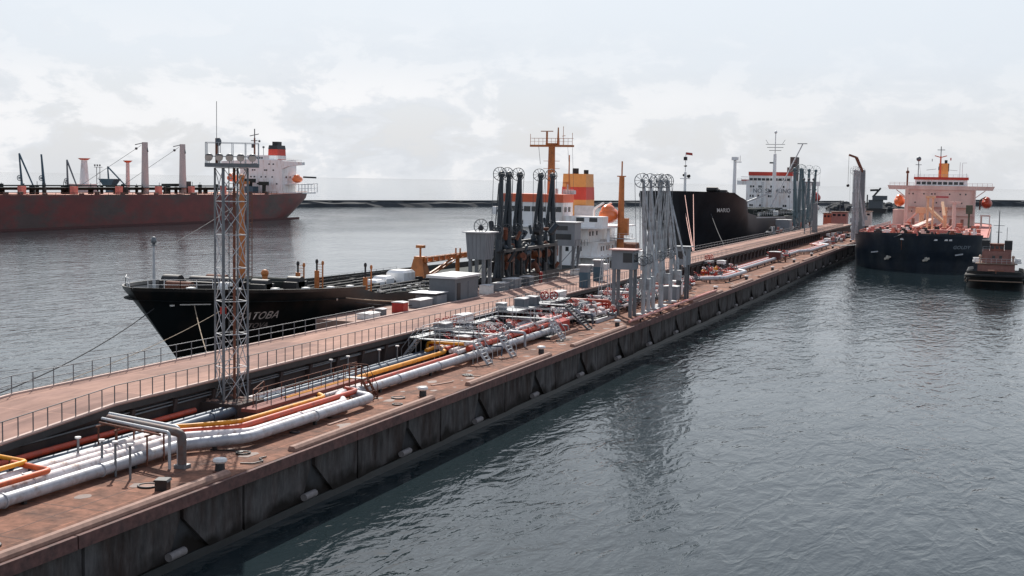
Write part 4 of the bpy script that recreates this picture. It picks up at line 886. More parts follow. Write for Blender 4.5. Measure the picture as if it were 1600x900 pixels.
# lettering on the flare, bottom line in Latin
text('name_lettering', 'БАТОВА', 1.08, ft(12.0, 6.3), letter, bt, shear=-.22)
text('name_lettering', 'BATOVA', .82, ft(12.2, 5.3), mat('letter_dim', (.36, .28, .25), .8), bt, shear=-.22)
for s in (1, -1): part('anchor', MB().ball((s*1.1, 7.0, 5.0), .5, .5, .75).beam((s*1.1, 7.0, 5.6), (s*1.1, 7.6, 4.0), .3).beam((s*1.0, 7.4, 4.2), (s*1.0, 8.4, 3.6), .6), black, bt)
part('hawse_marks', MB().bx(flat(HB, 3.5, 8.3)-.2, flat(HB, 3.5, 8.3)+.08, 2.9, 3.3, 8.2, 8.35).beam((flat(HB, 3.8, 8.3)+.05, 3.8, 8.3), (flat(HB, 6.2, 8.3)+.06, 6.2, 8.25), .06, .1), whitep, bt)
part('draft_marks', MB().beam((flat(HB, 21, 7.8)+.05, 21, 7.8), (flat(HB, 21, 7.8)+.05, 21.25, 7.8), .06, .2), letter, bt)
shiprail(bt, [(HB.half(1, 1)-.3, 1, 9.9), (3.2, 3.2, 9.8), (5, 6, 9.7)], 1.0, 1.2); shiprail(bt, [(-HB.half(1, 1)+.3, 1, 9.9), (-3.2, 3.2, 9.8), (-6, 7, 9.7)], 1.0, 1.2)
fm = part('foremast', MB().tube((0, 3.4, 9.7), (0, 3.4, 14.0), .16, 8, .10), lsteel, bt); part('masthead_lamp', MB().ball((0, 3.4, 14.5), .28, .28, .4).tube((0, 3.4, 14.0), (0, 3.4, 14.15), .3, 8), steel, fm)
for k, (x, y, w, d, h, m) in enumerate(((-1, 9, 3, 1.2, .8, rust), (3.5, 10.5, 1.2, 1.2, .9, whitep), (0, 14, 6, 2.6, 1.2, black), (-4, 12, 2, 2, 1.3, black), (4.6, 15.5, 2, 2, 1.1, black), (0, 19, 4, 3, 1.0, deckg), (5.5, 21, 1.6, 2.4, 1.3, black), (-4.5, 21, 2.5, 2, 1.1, rust), (-1, 24.5, 7, 1.5, .9, deckg))):
    part('winch', MB().bx(x-w/2, x+w/2, y-d/2, y+d/2, HB.sheer(y)-.2, HB.sheer(y)+h*.6).tube((x-w/2, y, HB.sheer(y)+h*.5), (x+w/2, y, HB.sheer(y)+h*.5), h*.55, 10), m, bt)
for k in range(6): part('fairlead', MB().bx(HB.half(4+k*4, 1)-.9, HB.half(4+k*4, 1)-.3, 4+k*4, 4.8+k*4, HB.sheer(4+k*4), HB.sheer(4+k*4)+.45), whitep, bt)
part('ventilator', MB().tube((3.2, 18.5, 8.7), (3.2, 18.5, 10.3), .3, 8).ball((3.2, 18.5, 10.5), .42), obrown, bt)
# forward derrick post
k_ = part('kingpost', MB().tube((0, 19, 8.6), (0, 19, 20.6), .38, 10, .27), obrown, bt); part('masthead', MB().beam((-.9, 19, 20.2), (.9, 19, 20.2), .3).ball((0, 19, 20.8), .35), obrown, k_)
mb = MB()
for s in (.75, 1.15): mb.beam((s, 19.2, 9), (s, 19.2, 19.2), .07)
for i in range(24): mb.beam((.75, 19.2, 9.2+i*.42), (1.15, 19.2, 9.2+i*.42), .05)
part('ladder', mb, rust, k_)
def vent(x, y, z, h, two):
    o = part('vent_mast', MB().tube((x, y, z), (x, y, z+h*.66), .28, 8), obrown, bt); part('vent_head', MB().tube((x, y, z+h*.62), (x, y, z+h), .11, 8).ball((x, y, z+h), .18, .18, .3), black, o)
    mb = MB(); mb.tube((x+.75, y, z), (x+.75, y, z+h*.95), .09, 8); mb.ball((x+.75, y, z+h*.95), .16, .16, .28)
    for i in range(9): mb.beam((x, y, z+.3+i*.3), (x+.75, y, z+.3+i*.3), .05)
    part('ladder', mb, obrown, o)
vent(5, 22.4, 8.5, 2.9, 1); vent(5, 26.6, 8.4, 3.0, 1); vent(9.6, 29.6, 6.9, 4.1, 1)
# cargo trunk with pipework
part('trunk', MB().bx(-8, 7.2, 30.5, 74, 5.0, 6.6), deckg, bt)
mb = MB(); random.seed(4)
for i in range(7): mb.path([(-6+i*2.0, 31, 6.85), (-6+i*2.0, 73, 6.85)], .16, 6)
for i in range(26): x, y = random.uniform(-7, 7), random.uniform(31, 72); mb.bx(x-.4, x+.4, y-.4, y+.4, 6.6, 6.9+random.uniform(0, .5))
part('deck_pipework', mb, rubber, bt)
mb = MB()
for i in range(22): x, y = random.uniform(5, 9.5), random.uniform(30, 72); mb.tube((x, y, 6.0), (x, y, 7.0), .3, 8)
part('tank_hatches', mb, steel, bt)
shiprail(bt, [(7.2, 31, 6.6), (7.2, 74, 6.6)], 1.0, 2.2, railm, .04); shiprail(bt, [(-8, 31, 6.6), (-8, 74, 6.6)], 1.0, 2.2, railm, .04)
shiprail(bt, [(10.8, 31, 7.6), (10.9, 50, 7.1), (10.9, 80, 6.8)], .9, 2.5, lsteel, .04)
for x, y, w, d, h in ((-.6, 52.0, 2.0, 2.4, 1.5), (-.9, 55.2, 2.2, 2.4, 1.8)): part('deck_tank', MB().bx(x-w/2, x+w/2, y-d/2, y+d/2, 5.9, 5.9+h*.8).frustum((x, y, 5.9+h*.8), w, d, w*.7, d*.8, h*.2), shipw, bt)
part('deck_tank', MB().bx(-1.3, 1.4, 57, 60.5, 5.9, 8.0).frustum((.05, 58.75, 8.0), 2.7, 3.5, 2.2, 2.8, .35), shipw, bt)
cr = part('crane_column', MB().frustum((0, 65, 6.9), 2.5, 2.2, 1.4, 1.3, 2.6).tube((0, 65, 5.9), (0, 65, 7.0), .8, 10), obrown, bt)
part('crane_head', MB().bx(-.6, .8, 64.3, 65.7, 9.5, 9.9).tube((.1, 65, 9.8), (.1, 65, 11.1), .16, 8).bx(-.45, .7, 64.6, 65.4, 11.1, 11.5), obrown, cr)
mb = MB(); a_, b_ = Vector((.8, 65, 9.4)), Vector((2.4, 88, 9.7))
for dx in (-.3, .3):
    for dz in (-.33, .33): mb.beam(a_+Vector((dx, 0, dz)), b_+Vector((dx, 0, dz)), .14)
for i in range(14):
    p = a_.lerp(b_, i/13); mb.bx(p.x-.36, p.x+.36, p.y-.2, p.y+.2, p.z-.36, p.z+.36)
part('crane_jib', mb, obrown, cr); part('crane_stay', MB().beam((.8, 66, 7.2), (1.6, 73, 9.2), .24), obrown, cr); part('crane_stay', MB().beam((1.1, 66, 7.0), (2.0, 73, 9.0), .18), obrown, cr)
part('jib_rest', MB().tube((1.6, 75, 5.9), (1.6, 75, 9.7), .34, 8).tube((1.3, 75, 9.6), (1.3, 75, 10.7), .13, 6).tube((2.0, 75, 9.6), (2.0, 75, 10.7), .13, 6), obrown, bt)
# superstructure
Yb = 121
hs = part('deckhouse', MB().bx(-8.5, 5.6, Yb, Yb+24, 5.3, 12.4), shipw, bt)
part('boat_deck', MB().bx(-10.6, 10.4, Yb-1.0, Yb+22, 12.4, 12.65).bx(-9.8, 9.6, Yb+3, Yb+22, 9.7, 9.9).bx(-9.8, 9.8, Yb+1, Yb+24, 7.0, 7.2), shipw, bt)
part('deckhouse', MB().bx(5.58, 8.6, Yb+3, Yb+17, 5.4, 9.7).bx(5.58, 7.2, Yb+1, Yb+9, 9.9, 12.4), shipw, bt)
wh = part('wheelhouse', MB().bx(-9.6, 2.6, Yb, Yb+6, 12.65, 17.0).bx(-11.4, -9.6, Yb+.3, Yb+2.8, 14.6, 16.0).bx(2.6, 10.2, Yb+.3, Yb+3.6, 12.66, 14.6), shipw, bt)
part('fascia', MB().bx(-9.75, 2.7, Yb-.12, Yb+6.1, 17.0, 18.5), orng, wh)
windows(wh, glass, [-8.8+1.5*i for i in range(8)], Yb, 15.75, 1.25, .95); windows(wh, glass, [-6.7, -5.4, -1.6, -.4, 2.4], Yb, 13.6-.3, .7, .8, dep=.08)
windows(wh, glass, [Yb+1.6, Yb+3.8], 2.6, 15.7, 1.2, .9, 'x'); windows(wh, glass, [5.9, 8.4], Yb+.3, 14.0, 1.5, .75)
windows(hs, glass, [-6.5, -5.2, -1, .2, 3.0, 4.4], Yb, 11.2, .6, .8); windows(hs, glass, [-6.5, -5.2, 0.2, 3.6], Yb, 8.6, .6, .8)
windows(hs, glass, [Yb+2.2, Yb+4, Yb+6.5], 7.2, 11.4, .6, .8, 'x'); windows(hs, glass, [Yb+1.2, Yb+2.2], 5.6, 8.6, .5, .8, 'x'); windows(hs, glass, [Yb+5, Yb+6.4, Yb+8.6, Yb+10, Yb+12.4, Yb+13.8], 8.6, 8.6, .6, .85, 'x'); windows(hs, glass, [Yb+5.4, Yb+6.8, Yb+9.4, Yb+12.4], 8.6, 6.4, .6, .8, 'x')
windows(hs, glass, [Yb+6, Yb+8, Yb+12], 5.6, 11.3, .6, .8, 'x')
shiprail(bt, [(10.4, Yb+4, 12.6), (10.4, Yb+22, 12.6)], 1.0, 2); shiprail(bt, [(9.7, Yb+4, 9.9), (9.7, Yb+22, 9.9)], 1.0, 2); shiprail(bt, [(2.6, Yb, 18.5), (2.6, Yb+6, 18.5)], .9, 2)
lifeboat(bt, (8.6, Yb+9.5, 14.7), 8.4, 1.6)
part('ladder', MB().beam((10.5, Yb+3, 9.9), (9.6, Yb+6, 12.4), .5, .08).beam((10.5, Yb+8, 7.2), (9.6, Yb+11, 9.8), .5, .08), shipw, bt)
ms = part('main_mast', MB().tube((0, Yb+4, 17.0), (0, Yb+4, 27.2), .78, 12, .62), obrown, bt)
part('crosstree', MB().beam((-4.2, Yb+4, 27.4), (4.2, Yb+4, 27.4), .9, .38).bx(-1, 1, Yb+3.3, Yb+4.7, 27.6, 27.9), obrown, ms)
part('platform_rail', MB().beam((-4.1, Yb+3.6, 28.8), (4.1, Yb+3.6, 28.8), .05).beam((-4.1, Yb+3.6, 28.2), (4.1, Yb+3.6, 28.2), .04).beam((-4.1, Yb+4.4, 28.8), (4.1, Yb+4.4, 28.8), .05), obrown, ms)
mb = MB()
for i in range(11): mb.beam((-4.1+.82*i, Yb+3.6, 27.5), (-4.1+.82*i, Yb+3.6, 28.8), .05)
mb.beam((-4.1, Yb+3.6, 27.5), (-4.1, Yb+3.6, 29.6), .07); mb.beam((4.1, Yb+3.6, 27.5), (4.1, Yb+3.6, 29.8), .07)
part('platform_posts', mb, obrown, ms)
part('radar', MB().tube((-1.0, Yb+4, 27.6), (-1.0, Yb+4, 30), .2, 8).beam((-2.2, Yb+4, 30.1), (.2, Yb+4, 30.1), .16).tube((1.2, Yb+4, 27.6), (1.2, Yb+4, 30.8), .25, 8, .12).beam((2.0, Yb+4, 29.2), (2.6, Yb+4, 29.3), .1).tube((2.2, Yb+4, 27.6), (2.2, Yb+4, 31), .05, 5), obrown, ms)
part('spreaders', MB().beam((-1.6, Yb+4, 24.6), (1.6, Yb+4, 24.6), .08).beam((-1.6, Yb+4, 23.2), (1.6, Yb+4, 23.2), .08).beam((-1.3, Yb+4, 21.8), (1.3, Yb+4, 21.8), .08), obrown, ms)
part('halyards', MB().beam((4.0, Yb+4, 27.4), (3.8, Yb+6, 18.6), .04).beam((3.1, Yb+4, 27.4), (3.2, Yb+6, 18.6), .04).beam((-2.6, Yb+4, 27.4), (-2.2, Yb+4, 24), .06), railm, ms)
ms.location = (-1.1, 0, 0)
part('aft_post', MB().tube((-1.6, Yb+16, 14), (-1.6, Yb+16, 26), .22, 8, .12).tube((-1.8, Yb+16, 14), (-1.8, Yb+16, 20.6), .42, 8).beam((-2.8, Yb+16, 20.6), (-1.4, Yb+16, 20.6), .3), obrown, bt)
fn = part('funnel', MB().frustum((-1.6, Yb+22, 12.6), 5.3, 6, 4.7, 5, 9.8), tan, bt)
part('funnel_band', MB().frustum((-1.6, Yb+22, 17.3), 5.10, 5.66, 4.96, 5.36, 2.5), fred, fn); part('exhaust', MB().tube((-2.2, Yb+22, 22.3), (-2.2, Yb+22, 23.5), .65, 10).tube((0, Yb+22, 22.3), (0, Yb+22, 23.2), .5, 10), black, fn)
part('grille', MB().bx(-1.2, 2.8, Yb+18.6, Yb+18.85, 12.65, 16.2), lsteel, fn)
part('wheelhouse_top_gear', MB().tube((-1, Yb+7, 18.5), (-1, Yb+7, 19.5), .3, 8).bx(.5, 2.5, Yb+6, Yb+8, 18.5, 19.2).tube((1.5, Yb+6, 18.5), (1.5, Yb+6, 20.3), .12, 6), lsteel, bt)
kp = part('kingpost', MB().tube((11.0-.2, Yb+10, 8), (10.8, Yb+10, 22.0), .72, 10, .5).tube((10.8, Yb+10, 22), (10.8, Yb+10, 24.8), .14, 6).beam((9.9, Yb+10, 22.0), (11.6, Yb+10, 22.0), .2).bx(10.9, 12.3, Yb+9.3, Yb+10.4, 11, 14.2), obrown, bt)
part('post_platform', MB().bx(8.4, 13.4, Yb+9, Yb+11, 10.3, 10.45), lsteel, kp); shiprail(kp, [(8.4, Yb+9, 10.45), (13.4, Yb+9, 10.45)], .9, 1.2)
part('mooring_gear', MB().bx(8.4, 10.4, Yb+22, Yb+25, 7.2, 8.8).tube((7.5, Yb+24, 8.2), (10.5, Yb+24, 8.2), .9, 10), rust, bt)
part('awning', MB().bx(7, 11, Yb+18, Yb+30, 7.1, 7.3), shipw, bt)

# ---- black tanker with NO SMOKING on its house
mt = thing('cargo_ship', 'tall sooty black tanker with NO SMOKING painted on its white house', 'ship', (-83.5, 350, 0))
HM = Hull(31, 192, sheerf([(0, 18.7), (11, 18.4), (12, 17.4), (21, 15.8), (22, 12.6), (40, 11.2), (95, 10.2), (150, 10.2), (192, 11.4)]), rake=8, e_top=19, e_bot=40, p_top=2.6, p_bot=1.9)
hm, _ = HM.mesh(90); part('hull', hm, hullk, mt); part('deck', HM.deck(.25), deckg, mt)
def mariobow(u, v):
    x = 10.6+u*.62; z_ = 12.9+v; lo, hi = 0.0, 25.0
    for _i in range(30):
        md = (lo+hi)/2
        if flat(HM, md, z_) < x: lo = md
        else: hi = md
    return Vector((x+.05, hi-.12, z_))
text('name_lettering', 'MARIO', 1.6, mariobow, letterw, mt, shear=.15)
random.seed(8)
for k in range(12): y = 9+k*1.15; s_ = random.uniform(.6, 1.4); part('mooring_winch', MB().bx(8+random.uniform(-3, 2), 11.5, y, y+1.0, HM.sheer(y)-.3, HM.sheer(y)+s_*.9).tube((6, y, HM.sheer(y)+s_), (9, y, HM.sheer(y)+s_), .7, 8), black, mt)
t1 = part('signal_mast', MB().tube((-1, 12, 17), (-1, 12, 24), .42, 8, .34).tube((-1, 12, 24), (-1, 12, 29.6), .1, 6).beam((-2.5, 12, 22.2), (.5, 12, 22.2), .2), shipw, mt)
part('signal_lamp', MB().bx(-1.5, -.6, 11.6, 12.4, 27.4, 28.4).ball((-1, 12, 25.8), .5, .35, .25).ball((0, 12, 22.9), .55).ball((-1.4, 12, 23.2), .4), black, t1); part('flag', MB().prism([(-.9, 29.0), (1.0, 28.8), (.9, 29.5), (-.9, 29.7)], 'y', 11.97, 12.03), redp, t1)
t1 = part('ventilation_mast', MB().tube((0, 80, 10), (0, 80, 29.0), .75, 10, .5).bx(-1.0, 1.0, 79, 81, 28.8, 29.9).beam((0, 80, 28.2), (2.2, 80, 28.2), .3).tube((1.7, 80, 28.4), (1.7, 80, 30.4), .1, 5), shipw, mt)
Ym = 170; mh = part('deckhouse', MB().bx(-12.6, 11, Ym, Ym+16, 10, 22.4), shipw, mt)
mw = part('wheelhouse', MB().bx(-11.6, 5.6, Ym, Ym+8, 22.4, 24.4).bx(-16.6, -11.6, Ym+1, Ym+4, 20.6, 22.3).bx(5.6, 16.2, Ym+1, Ym+4, 20.6, 22.3), shipw, mt)
mh.scale = (1, 1, 1); part('fascia', MB().bx(-11.8, 5.8, Ym-.15, Ym+8.1, 24.4, 25.9).bx(-14.8, -11.8, Ym+.8, Ym+4, 22.3, 22.7), fred, mw)
part('wing_roof', MB().bx(-15, -11.8, Ym+.8, Ym+4, 23.7, 23.9), shipw, mw)
windows(mw, glass, [-10.7+1.66*i for i in range(10)], Ym, 22.9, 1.3, .95, dep=.1)
for z_, xs in ((20.0, (-10.7, -9.7, -7.4, -6.6, -2.6, -1.8, 2.4)), (16.2, (-10.8, -9.8, -7.6, -3.4, -2.4, 4.6)), (12.4, (-10.8, -10.0, -6.8, -1, 2.6, 3.4))): windows(mh, glass, xs, Ym, z_, .65, .85, dep=.08)
text('warning_lettering', 'NO  SMOKING', 2.5, lambda u, v: Vector((-2.2+u*.92, Ym-.12, 17.5+v)), mat('letter_grey', (.22, .23, .25), .7), mt)
t1 = part('main_mast', MB().tube((-.8, Ym-4, 10.2), (-.8, Ym-4, 33), 1.0, 10, .6).tube((-.8, Ym-4, 33), (-.8, Ym-4, 41), .18, 6).ball((-.8, Ym-4, 41.6), .6), shipw, mt)
part('yards', MB().beam((-4.6, Ym-4, 36.8), (3, Ym-4, 36.8), .18).beam((-4, Ym-4, 35.6), (2.4, Ym-4, 35.6), .2).beam((-3.2, Ym-4, 34.4), (1.6, Ym-4, 34.4), .2).beam((-3.6, Ym-4, 37), (-4.6, Ym-4, 38.6), .12).beam((2, Ym-4, 37), (3, Ym-4, 38.6), .12).bx(-2.8, -.8, Ym-4.4, Ym-3.6, 29.2, 29.8), railm, t1)
part('funnel', MB().bx(2.2, 5.0, Ym+16, Ym+22, 22, 32.3).bx(1.4, 4.6, Ym+14, Ym+16, 22, 28), mat('funnel_soot', (.08, .065, .06), .7), mt)
part('derrick', MB().beam((-1.2, Ym-8, 12), (9.6, Ym-2, 37.0), .4).beam((-12, Ym-12, 13), (-1.6, Ym-6, 17.6), .7), lsteel, mt); part('derrick_head', MB().beam((7.6, Ym-2, 37.2), (11.4, Ym-2, 37.2), .3), steel, mt)
part('deck_gear', MB().bx(-14, -10, Ym-40, Ym-34, 10, 14.5).ball((-12, Ym-37, 15), 1.8).ball((-9.5, Ym-38, 14.6), 1.4), rust, mt)
lifeboat(mt, (13.6, Ym+14, 15.8), 9, 1.7, redp)
part('wing_post', MB().beam((15.6, Ym+2, 10.4), (15.6, Ym+2, 20.6), .3).beam((12.8, Ym+2, 10.4), (12.8, Ym+2, 20.6), .3), shipw, mt)
mb = MB(); random.seed(15)
for i in range(60):
    x, y = random.uniform(-12, 14), random.uniform(26, 163); z0 = HM.sheer(y); mb.bx(x-.9, x+.9, y-.8, y+.8, z0-.3, z0+random.uniform(.6, 2.0))
for i in range(5): mb.path([(-4+i*1.8, 27, 12.6), (-4+i*1.8, 163, 11.6)], .25, 6)
part('deck_pipework', mb, deckg, mt)
mb = MB()
for i in range(9): y = 78+i*8; mb.bx(9, 11, y, y+3, 10.2, 11.6)
part('manifold_boxes', mb, lsteel, mt)
part('sheer_stripe', MB().beam((15.52, 36, 10.9), (15.52, 92, 9.9), .06, .3), lsteel, mt); shiprail(mt, [(15.2, 40, 11.3), (15.2, 163, 10.2)], 1.1, 3.5, lsteel, .1)
part('stern_gear', MB().bx(8, 13, Ym-14, Ym-8, 10, 12.4).ball((14.6, Ym-18, 10.8), 1.2).ball((13.8, Ym+18, 11.6), 1.0), whitep, mt)

# ---- navy tanker bow on
nv = thing('cargo_ship', 'navy-hulled tanker seen bow on with a salmon pink bridge', 'ship', (-18.6, 332, 0))
HN = Hull(33, 182, sheerf([(0, 8.9), (12, 8.5), (30, 8.0), (182, 7.8)]), rake=2.5, e_top=17, e_bot=20, p_top=2.7, p_bot=2.9)
hm, _ = HN.mesh(90); part('hull', hm, hulln, nv); part('deck', HN.deck(.3), deckp, nv); part('bulwark', HN.rim(.55, .15, y1=10), hulln, nv)
def onbow(u, v, k=1):   # letters wrapped on the starboard and port bow
    return None
def bowtext(s_, size, xa, z0, m):
    def fn(u, v):
        x = xa+u; lo, hi = 0.0, 17.0; z_ = z0+v
        for _i in range(30):
            md = (lo+hi)/2
            if flat(HN, md, z_) < abs(x): lo = md
            else: hi = md
        return Vector((x, hi-.12, z_))
    return text('name_lettering', s_, size, fn, m, nv, shear=.25)
bowtext('GOLDY', 1.15, 10.3, 5.7, mat('letter_blue', (.25, .29, .33), .7)); 
def bowy(x, z_):
    lo, hi = 0.0, 17.0
    for _i in range(30):
        md = (lo+hi)/2
        if flat(HN, md, z_) < abs(x): lo = md
        else: hi = md
    return hi
for x in (-10.6, 9.8): part('draft_mark', MB().beam((x-.9, bowy(x-.9, 4.2)-.08, 4.1), (x+.9, bowy(x+.9, 4.4)-.08, 4.4), .1, .35), mat('mark_grey', (.4, .42, .44), .7), nv)
for x in (-7.2, 2.2): part('anchor', MB().ball((x, bowy(x, 3.0)-.2, 3.0), .5, .5, .6).beam((x-.8, bowy(x, 3)-.4, 2.6), (x+.8, bowy(x, 3)-.4, 3.3), .5), mat('anchor_pale', (.45, .42, .36), .7), nv)
part('stem_line', MB().beam((-3.8, bowy(-3.8, 8.2)-.08, 8.4), (-3.8, bowy(-3.8, 5)-.1, 5.2), .12), rust, nv)
for x in (-3.6, 4.2, 6.6, 7.6): part('fairlead', MB().bx(x-.5, x+.5, bowy(x, 7.8)-.12, bowy(x, 7.8)+.3, 7.7, 8.1), letterw, nv)
random.seed(17)
for i in range(78):
    x, y = random.uniform(-14, 14), random.uniform(4, 40); w = random.uniform(.3, 1.4); m = random.choice((deckp, whitep, black, rust, shipp, deckr, deckg)); h = random.uniform(.4, 2.6)
    if abs(x)+1 < HN.half(y, 1): part('winch', MB().bx(x-w/2, x+w/2, y-.6, y+.6, 8.0, 8.0+h).tube((x-w, y, 8.4+h*.4), (x+w, y, 8.4+h*.4), .4, 8), m, nv)
mb = MB(); mb2 = MB()
for i in range(110):
    x, y = random.uniform(-14, 14), random.uniform(28, 120); h = 8.2+random.uniform(0, 1.3); w = random.uniform(.3, .9)
    if i % 2: mb.bx(x-w, x+w, y-.7, y+.7, 7.5, h)
    else: part('deck_fitting', MB().bx(x-w, x+w, y-.7, y+.7, 7.5, h), (deckg, shipp, deckr)[i % 3], nv)
for i in range(6): mb.path([(-5+i*2, 26, 8.7), (-5+i*2, 120, 8.7)], .3, 6)
part('deck_pipework', mb, deckr, nv)
for q in ((.5, 8.5, 18, 21, 8, 9.9), (-9.4, -6.4, 34, 36, 8, 10.6), (-13, -10, 16, 18, 8, 9.1)): part('deck_locker', MB().bx(*q), deckp, nv)
part('catwalk', MB().bx(-3, -1.4, 26, 122, 10.2, 10.5), shipp, nv)
part('crane', MB().tube((-3.6, 82, 8), (-3.6, 82, 13.8), .7, 10).bx(-5.4, -2.4, 81, 83, 12.8, 14.6).beam((-1.6, 80, 14.6), (3.0, 76, 10.6), .9), mat('crane_cream', (.75, .45, .27), .6), nv)
part('crane', MB().tube((3.9, 66, 8), (3.9, 66, 15.2), .55, 10).beam((3.0, 66, 16.5), (3.9, 60, 12.5), .7), mat('crane_cream', (.75, .45, .27), .6), nv)
part('hose_post', MB().tube((6.6, 58, 8), (6.6, 58, 17), .5, 8).bx(5.2, 8.4, 57.5, 58.5, 16.4, 16.9), shipp, nv)
part('foremast', MB().tube((1.0, 24, 8), (1.0, 24, 18.6), .28, 8).tube((2.3, 24, 8), (2.3, 24, 18.6), .26, 8).bx(.4, 2.9, 23.5, 24.5, 18.0, 18.6), mat('crane_cream', (.75, .45, .27), .6), nv)
part('derrick_post', MB().tube((-10.2, 112, 8), (-10.2, 112, 20.5), .6, 10, .5).beam((-10.2, 112, 9), (-6, 104, 13), .5), shipp, nv)
part('green_vent', MB().bx(8.8, 10.8, 100, 102, 12.6, 15.4).bx(9.5, 10.1, 100.5, 101.5, 8, 12.6), mat('vent_green', (.07, .10, .07), .7), nv)
Yn = 132; nh = part('deckhouse', MB().bx(-11.8, 10.8, Yn, Yn+18, 7.8, 20.2), shipp, nv)
part('bridge_wing', MB().bx(-17.4, 16.4, Yn-.4, Yn+3, 20.0, 21.4).prism([(-17.4, 20.0), (-17.4, 21.4), (-18.0, 21.4)], 'y', Yn-.4, Yn+3).prism([(16.4, 20.0), (16.4, 21.4), (17.0, 21.4)], 'y', Yn-.4, Yn+3), shipp, nh)
part('wing_strut', MB().beam((-15, Yn, 19.9), (-11.8, Yn, 17.4), .3).beam((14, Yn, 19.9), (10.8, Yn, 17.4), .3), shipp, nh)
nw = part('wheelhouse', MB().bx(-9.0, 8.0, Yn+1, Yn+8, 21.4, 23.5), shipw, nv)
windows(nw, glass, [-7.8+1.75*i for i in range(9)], Yn+1, 22.3, 1.35, .95)
part('fascia', MB().bx(-9.4, 8.4, Yn+.7, Yn+8.4, 23.5, 24.4), fred, nw)
for z_, xs in ((18.6, (-10.8, -9.4, -5.8, -3.2, -2.2, 2.6, 6.0, 7.8)), (15.6, (-8.6, -1.6, .6, 6.6)), (12.6, (-9.6, -.2, 2.0, 8.4)), (10.6, (-6, 4))): windows(nh, glass, xs, Yn, z_, .45, .5)
part('red_sign', MB().bx(-2.1, 2.3, Yn-.06, Yn, 17.3, 17.9), mat('sign_red', (.55, .12, .12), .7), nh); part('house_shelf', MB().bx(1.5, 10.8, Yn-.8, Yn, 11.2, 11.4).bx(-11, -4.5, Yn-.8, Yn, 12.8, 13.0), shipp, nh)
nf = part('funnel', MB().frustum((-.5, Yn+20, 8), 3.8, 5, 3.2, 4, 21.4), tan, nv); part('funnel_top', MB().bx(-2.2, -1.6, Yn+17, Yn+22, 27.0, 28.2).bx(-1.3, 1.3, Yn+18, Yn+22, 26.6, 29.4).tube((.2, Yn+20, 29), (.2, Yn+20, 30.6), .5, 8), black, nf)
nm_ = part('main_mast', MB().tube((-1.0, Yn+5, 24.4), (-1.0, Yn+5, 31.6), .36, 8, .25).beam((-3.0, Yn+5, 31.8), (-1, Yn+5, 31.2), .3).beam((1.0, Yn+5, 31.8), (-1, Yn+5, 31.2), .3), orng, nv)
part('radar', MB().beam((-2.2, Yn+5, 33.8), (.3, Yn+5, 33.8), .2).tube((-1, Yn+5, 31), (-1, Yn+5, 35), .14, 6).bx(-3.9, -3.7, Yn+4.8, Yn+5.2, 29.8, 30.7).beam((-5.6, Yn+5, 26.8), (-2.4, Yn+5, 27.2), .12).beam((2, Yn+5, 26.9), (4.6, Yn+5, 26.7), .1), railm, nm_)
part('signal_flag', MB().bx(2.1, 2.5, Yn+4.97, Yn+5.03, 30.2, 31.1), fred, nm_)
part('satellite_dome', MB().ball((-8.2, Yn+4, 30.6), .85).tube((-8.2, Yn+4, 24.4), (-8.2, Yn+4, 30), .14, 6).beam((-9.2, Yn+4, 28.6), (-7.2, Yn+4, 28.6), .2).beam((-7.9, Yn+4, 28.6), (-7.3, Yn+4, 24.4), .08), steel, nv)
part('light_post', MB().tube((-11.6, Yn+2, 21.4), (-11.6, Yn+2, 25.4), .3, 8).ball((-11.6, Yn+2, 26), .6).tube((-11.6, Yn+2, 26), (-11.6, Yn+2, 27.6), .15, 6), rust, nv)
part('aerials', MB().beam((5.4, Yn+6, 24.4), (5.4, Yn+6, 29.6), .12).beam((6.2, Yn+6, 24.4), (6.2, Yn+6, 29.4), .12).beam((6.2, Yn+6, 29.4), (7.6, Yn+6, 29.4), .1).beam((7.6, Yn+6, 24.4), (7.6, Yn+6, 25.8), .12), lsteel, nv)
lifeboat(nv, (-14.2, Yn+6, 15.8), 8, 1.9, lifeo, shipp, -1); lifeboat(nv, (14.6, Yn+6, 15.6), 8, 1.8, mat('lifeboat_red', (.5, .07, .03), .4), rust, 1)
part('side_house', MB().bx(-16, -12, Yn+2, Yn+10, 7.8, 13).bx(12.6, 16, Yn+3, Yn+9, 11.2, 11.6).bx(15.6, 15.9, Yn+3, Yn+3.3, 7.8, 11.2).bx(12.8, 13.4, Yn+3, Yn+4, 7.8, 11.2), shipp, nv)
shiprail(nv, [(-16.2, 24, 8), (-16.2, 130, 7.9)], 1.1, 3, deckr, .1); shiprail(nv, [(16.2, 24, 8), (16.2, 130, 7.9)], 1.1, 3, deckr, .1)

# ---- red tanker
rt = thing('cargo_ship', 'very long red-hulled tanker with white aft bridge and red funnel', 'ship', (-348, 238, 0))
HR = Hull(46, 351, sheerf([(0, 13.2), (300, 12.2), (351, 13.2)]), rake=4, e_top=40, e_bot=60, sr=15, es=46, tr=.42)
hm, _ = HR.mesh(90); part('hull', hm, hullr, rt); part('deck', HR.deck(.25), mat('tanker_deck', (.62, .25, .17), .7, var=.2, scale=.2), rt)
part('boot_line', MB().beam((23.05, 60, .35), (23.05, 320, .35), .1, .9), mat('hull_sooty_red', (.09, .03, .028), .7), rt)
mb = MB(); random.seed(19)
for x in (-9, -6, -3, 0): mb.path([(x, 60, 14.6), (x, 296, 14.2)], .45, 6)
mb.bx(-5, -3.6, 60, 298, 15.4, 15.9); mb.bx(-10, 3, 60, 298, 14.8, 15.0)
for i in range(46): x, y = random.uniform(-10, 5), 70+i*4.8+random.uniform(-2.2, 2.2); w = random.uniform(.2, .8); mb.bx(x-w, x+w, y-w, y+w, 12, 15.0+random.uniform(0, 1.6)); mb.beam((x, y, 14), (x, y, 15+random.uniform(0, 2.6)), .16)
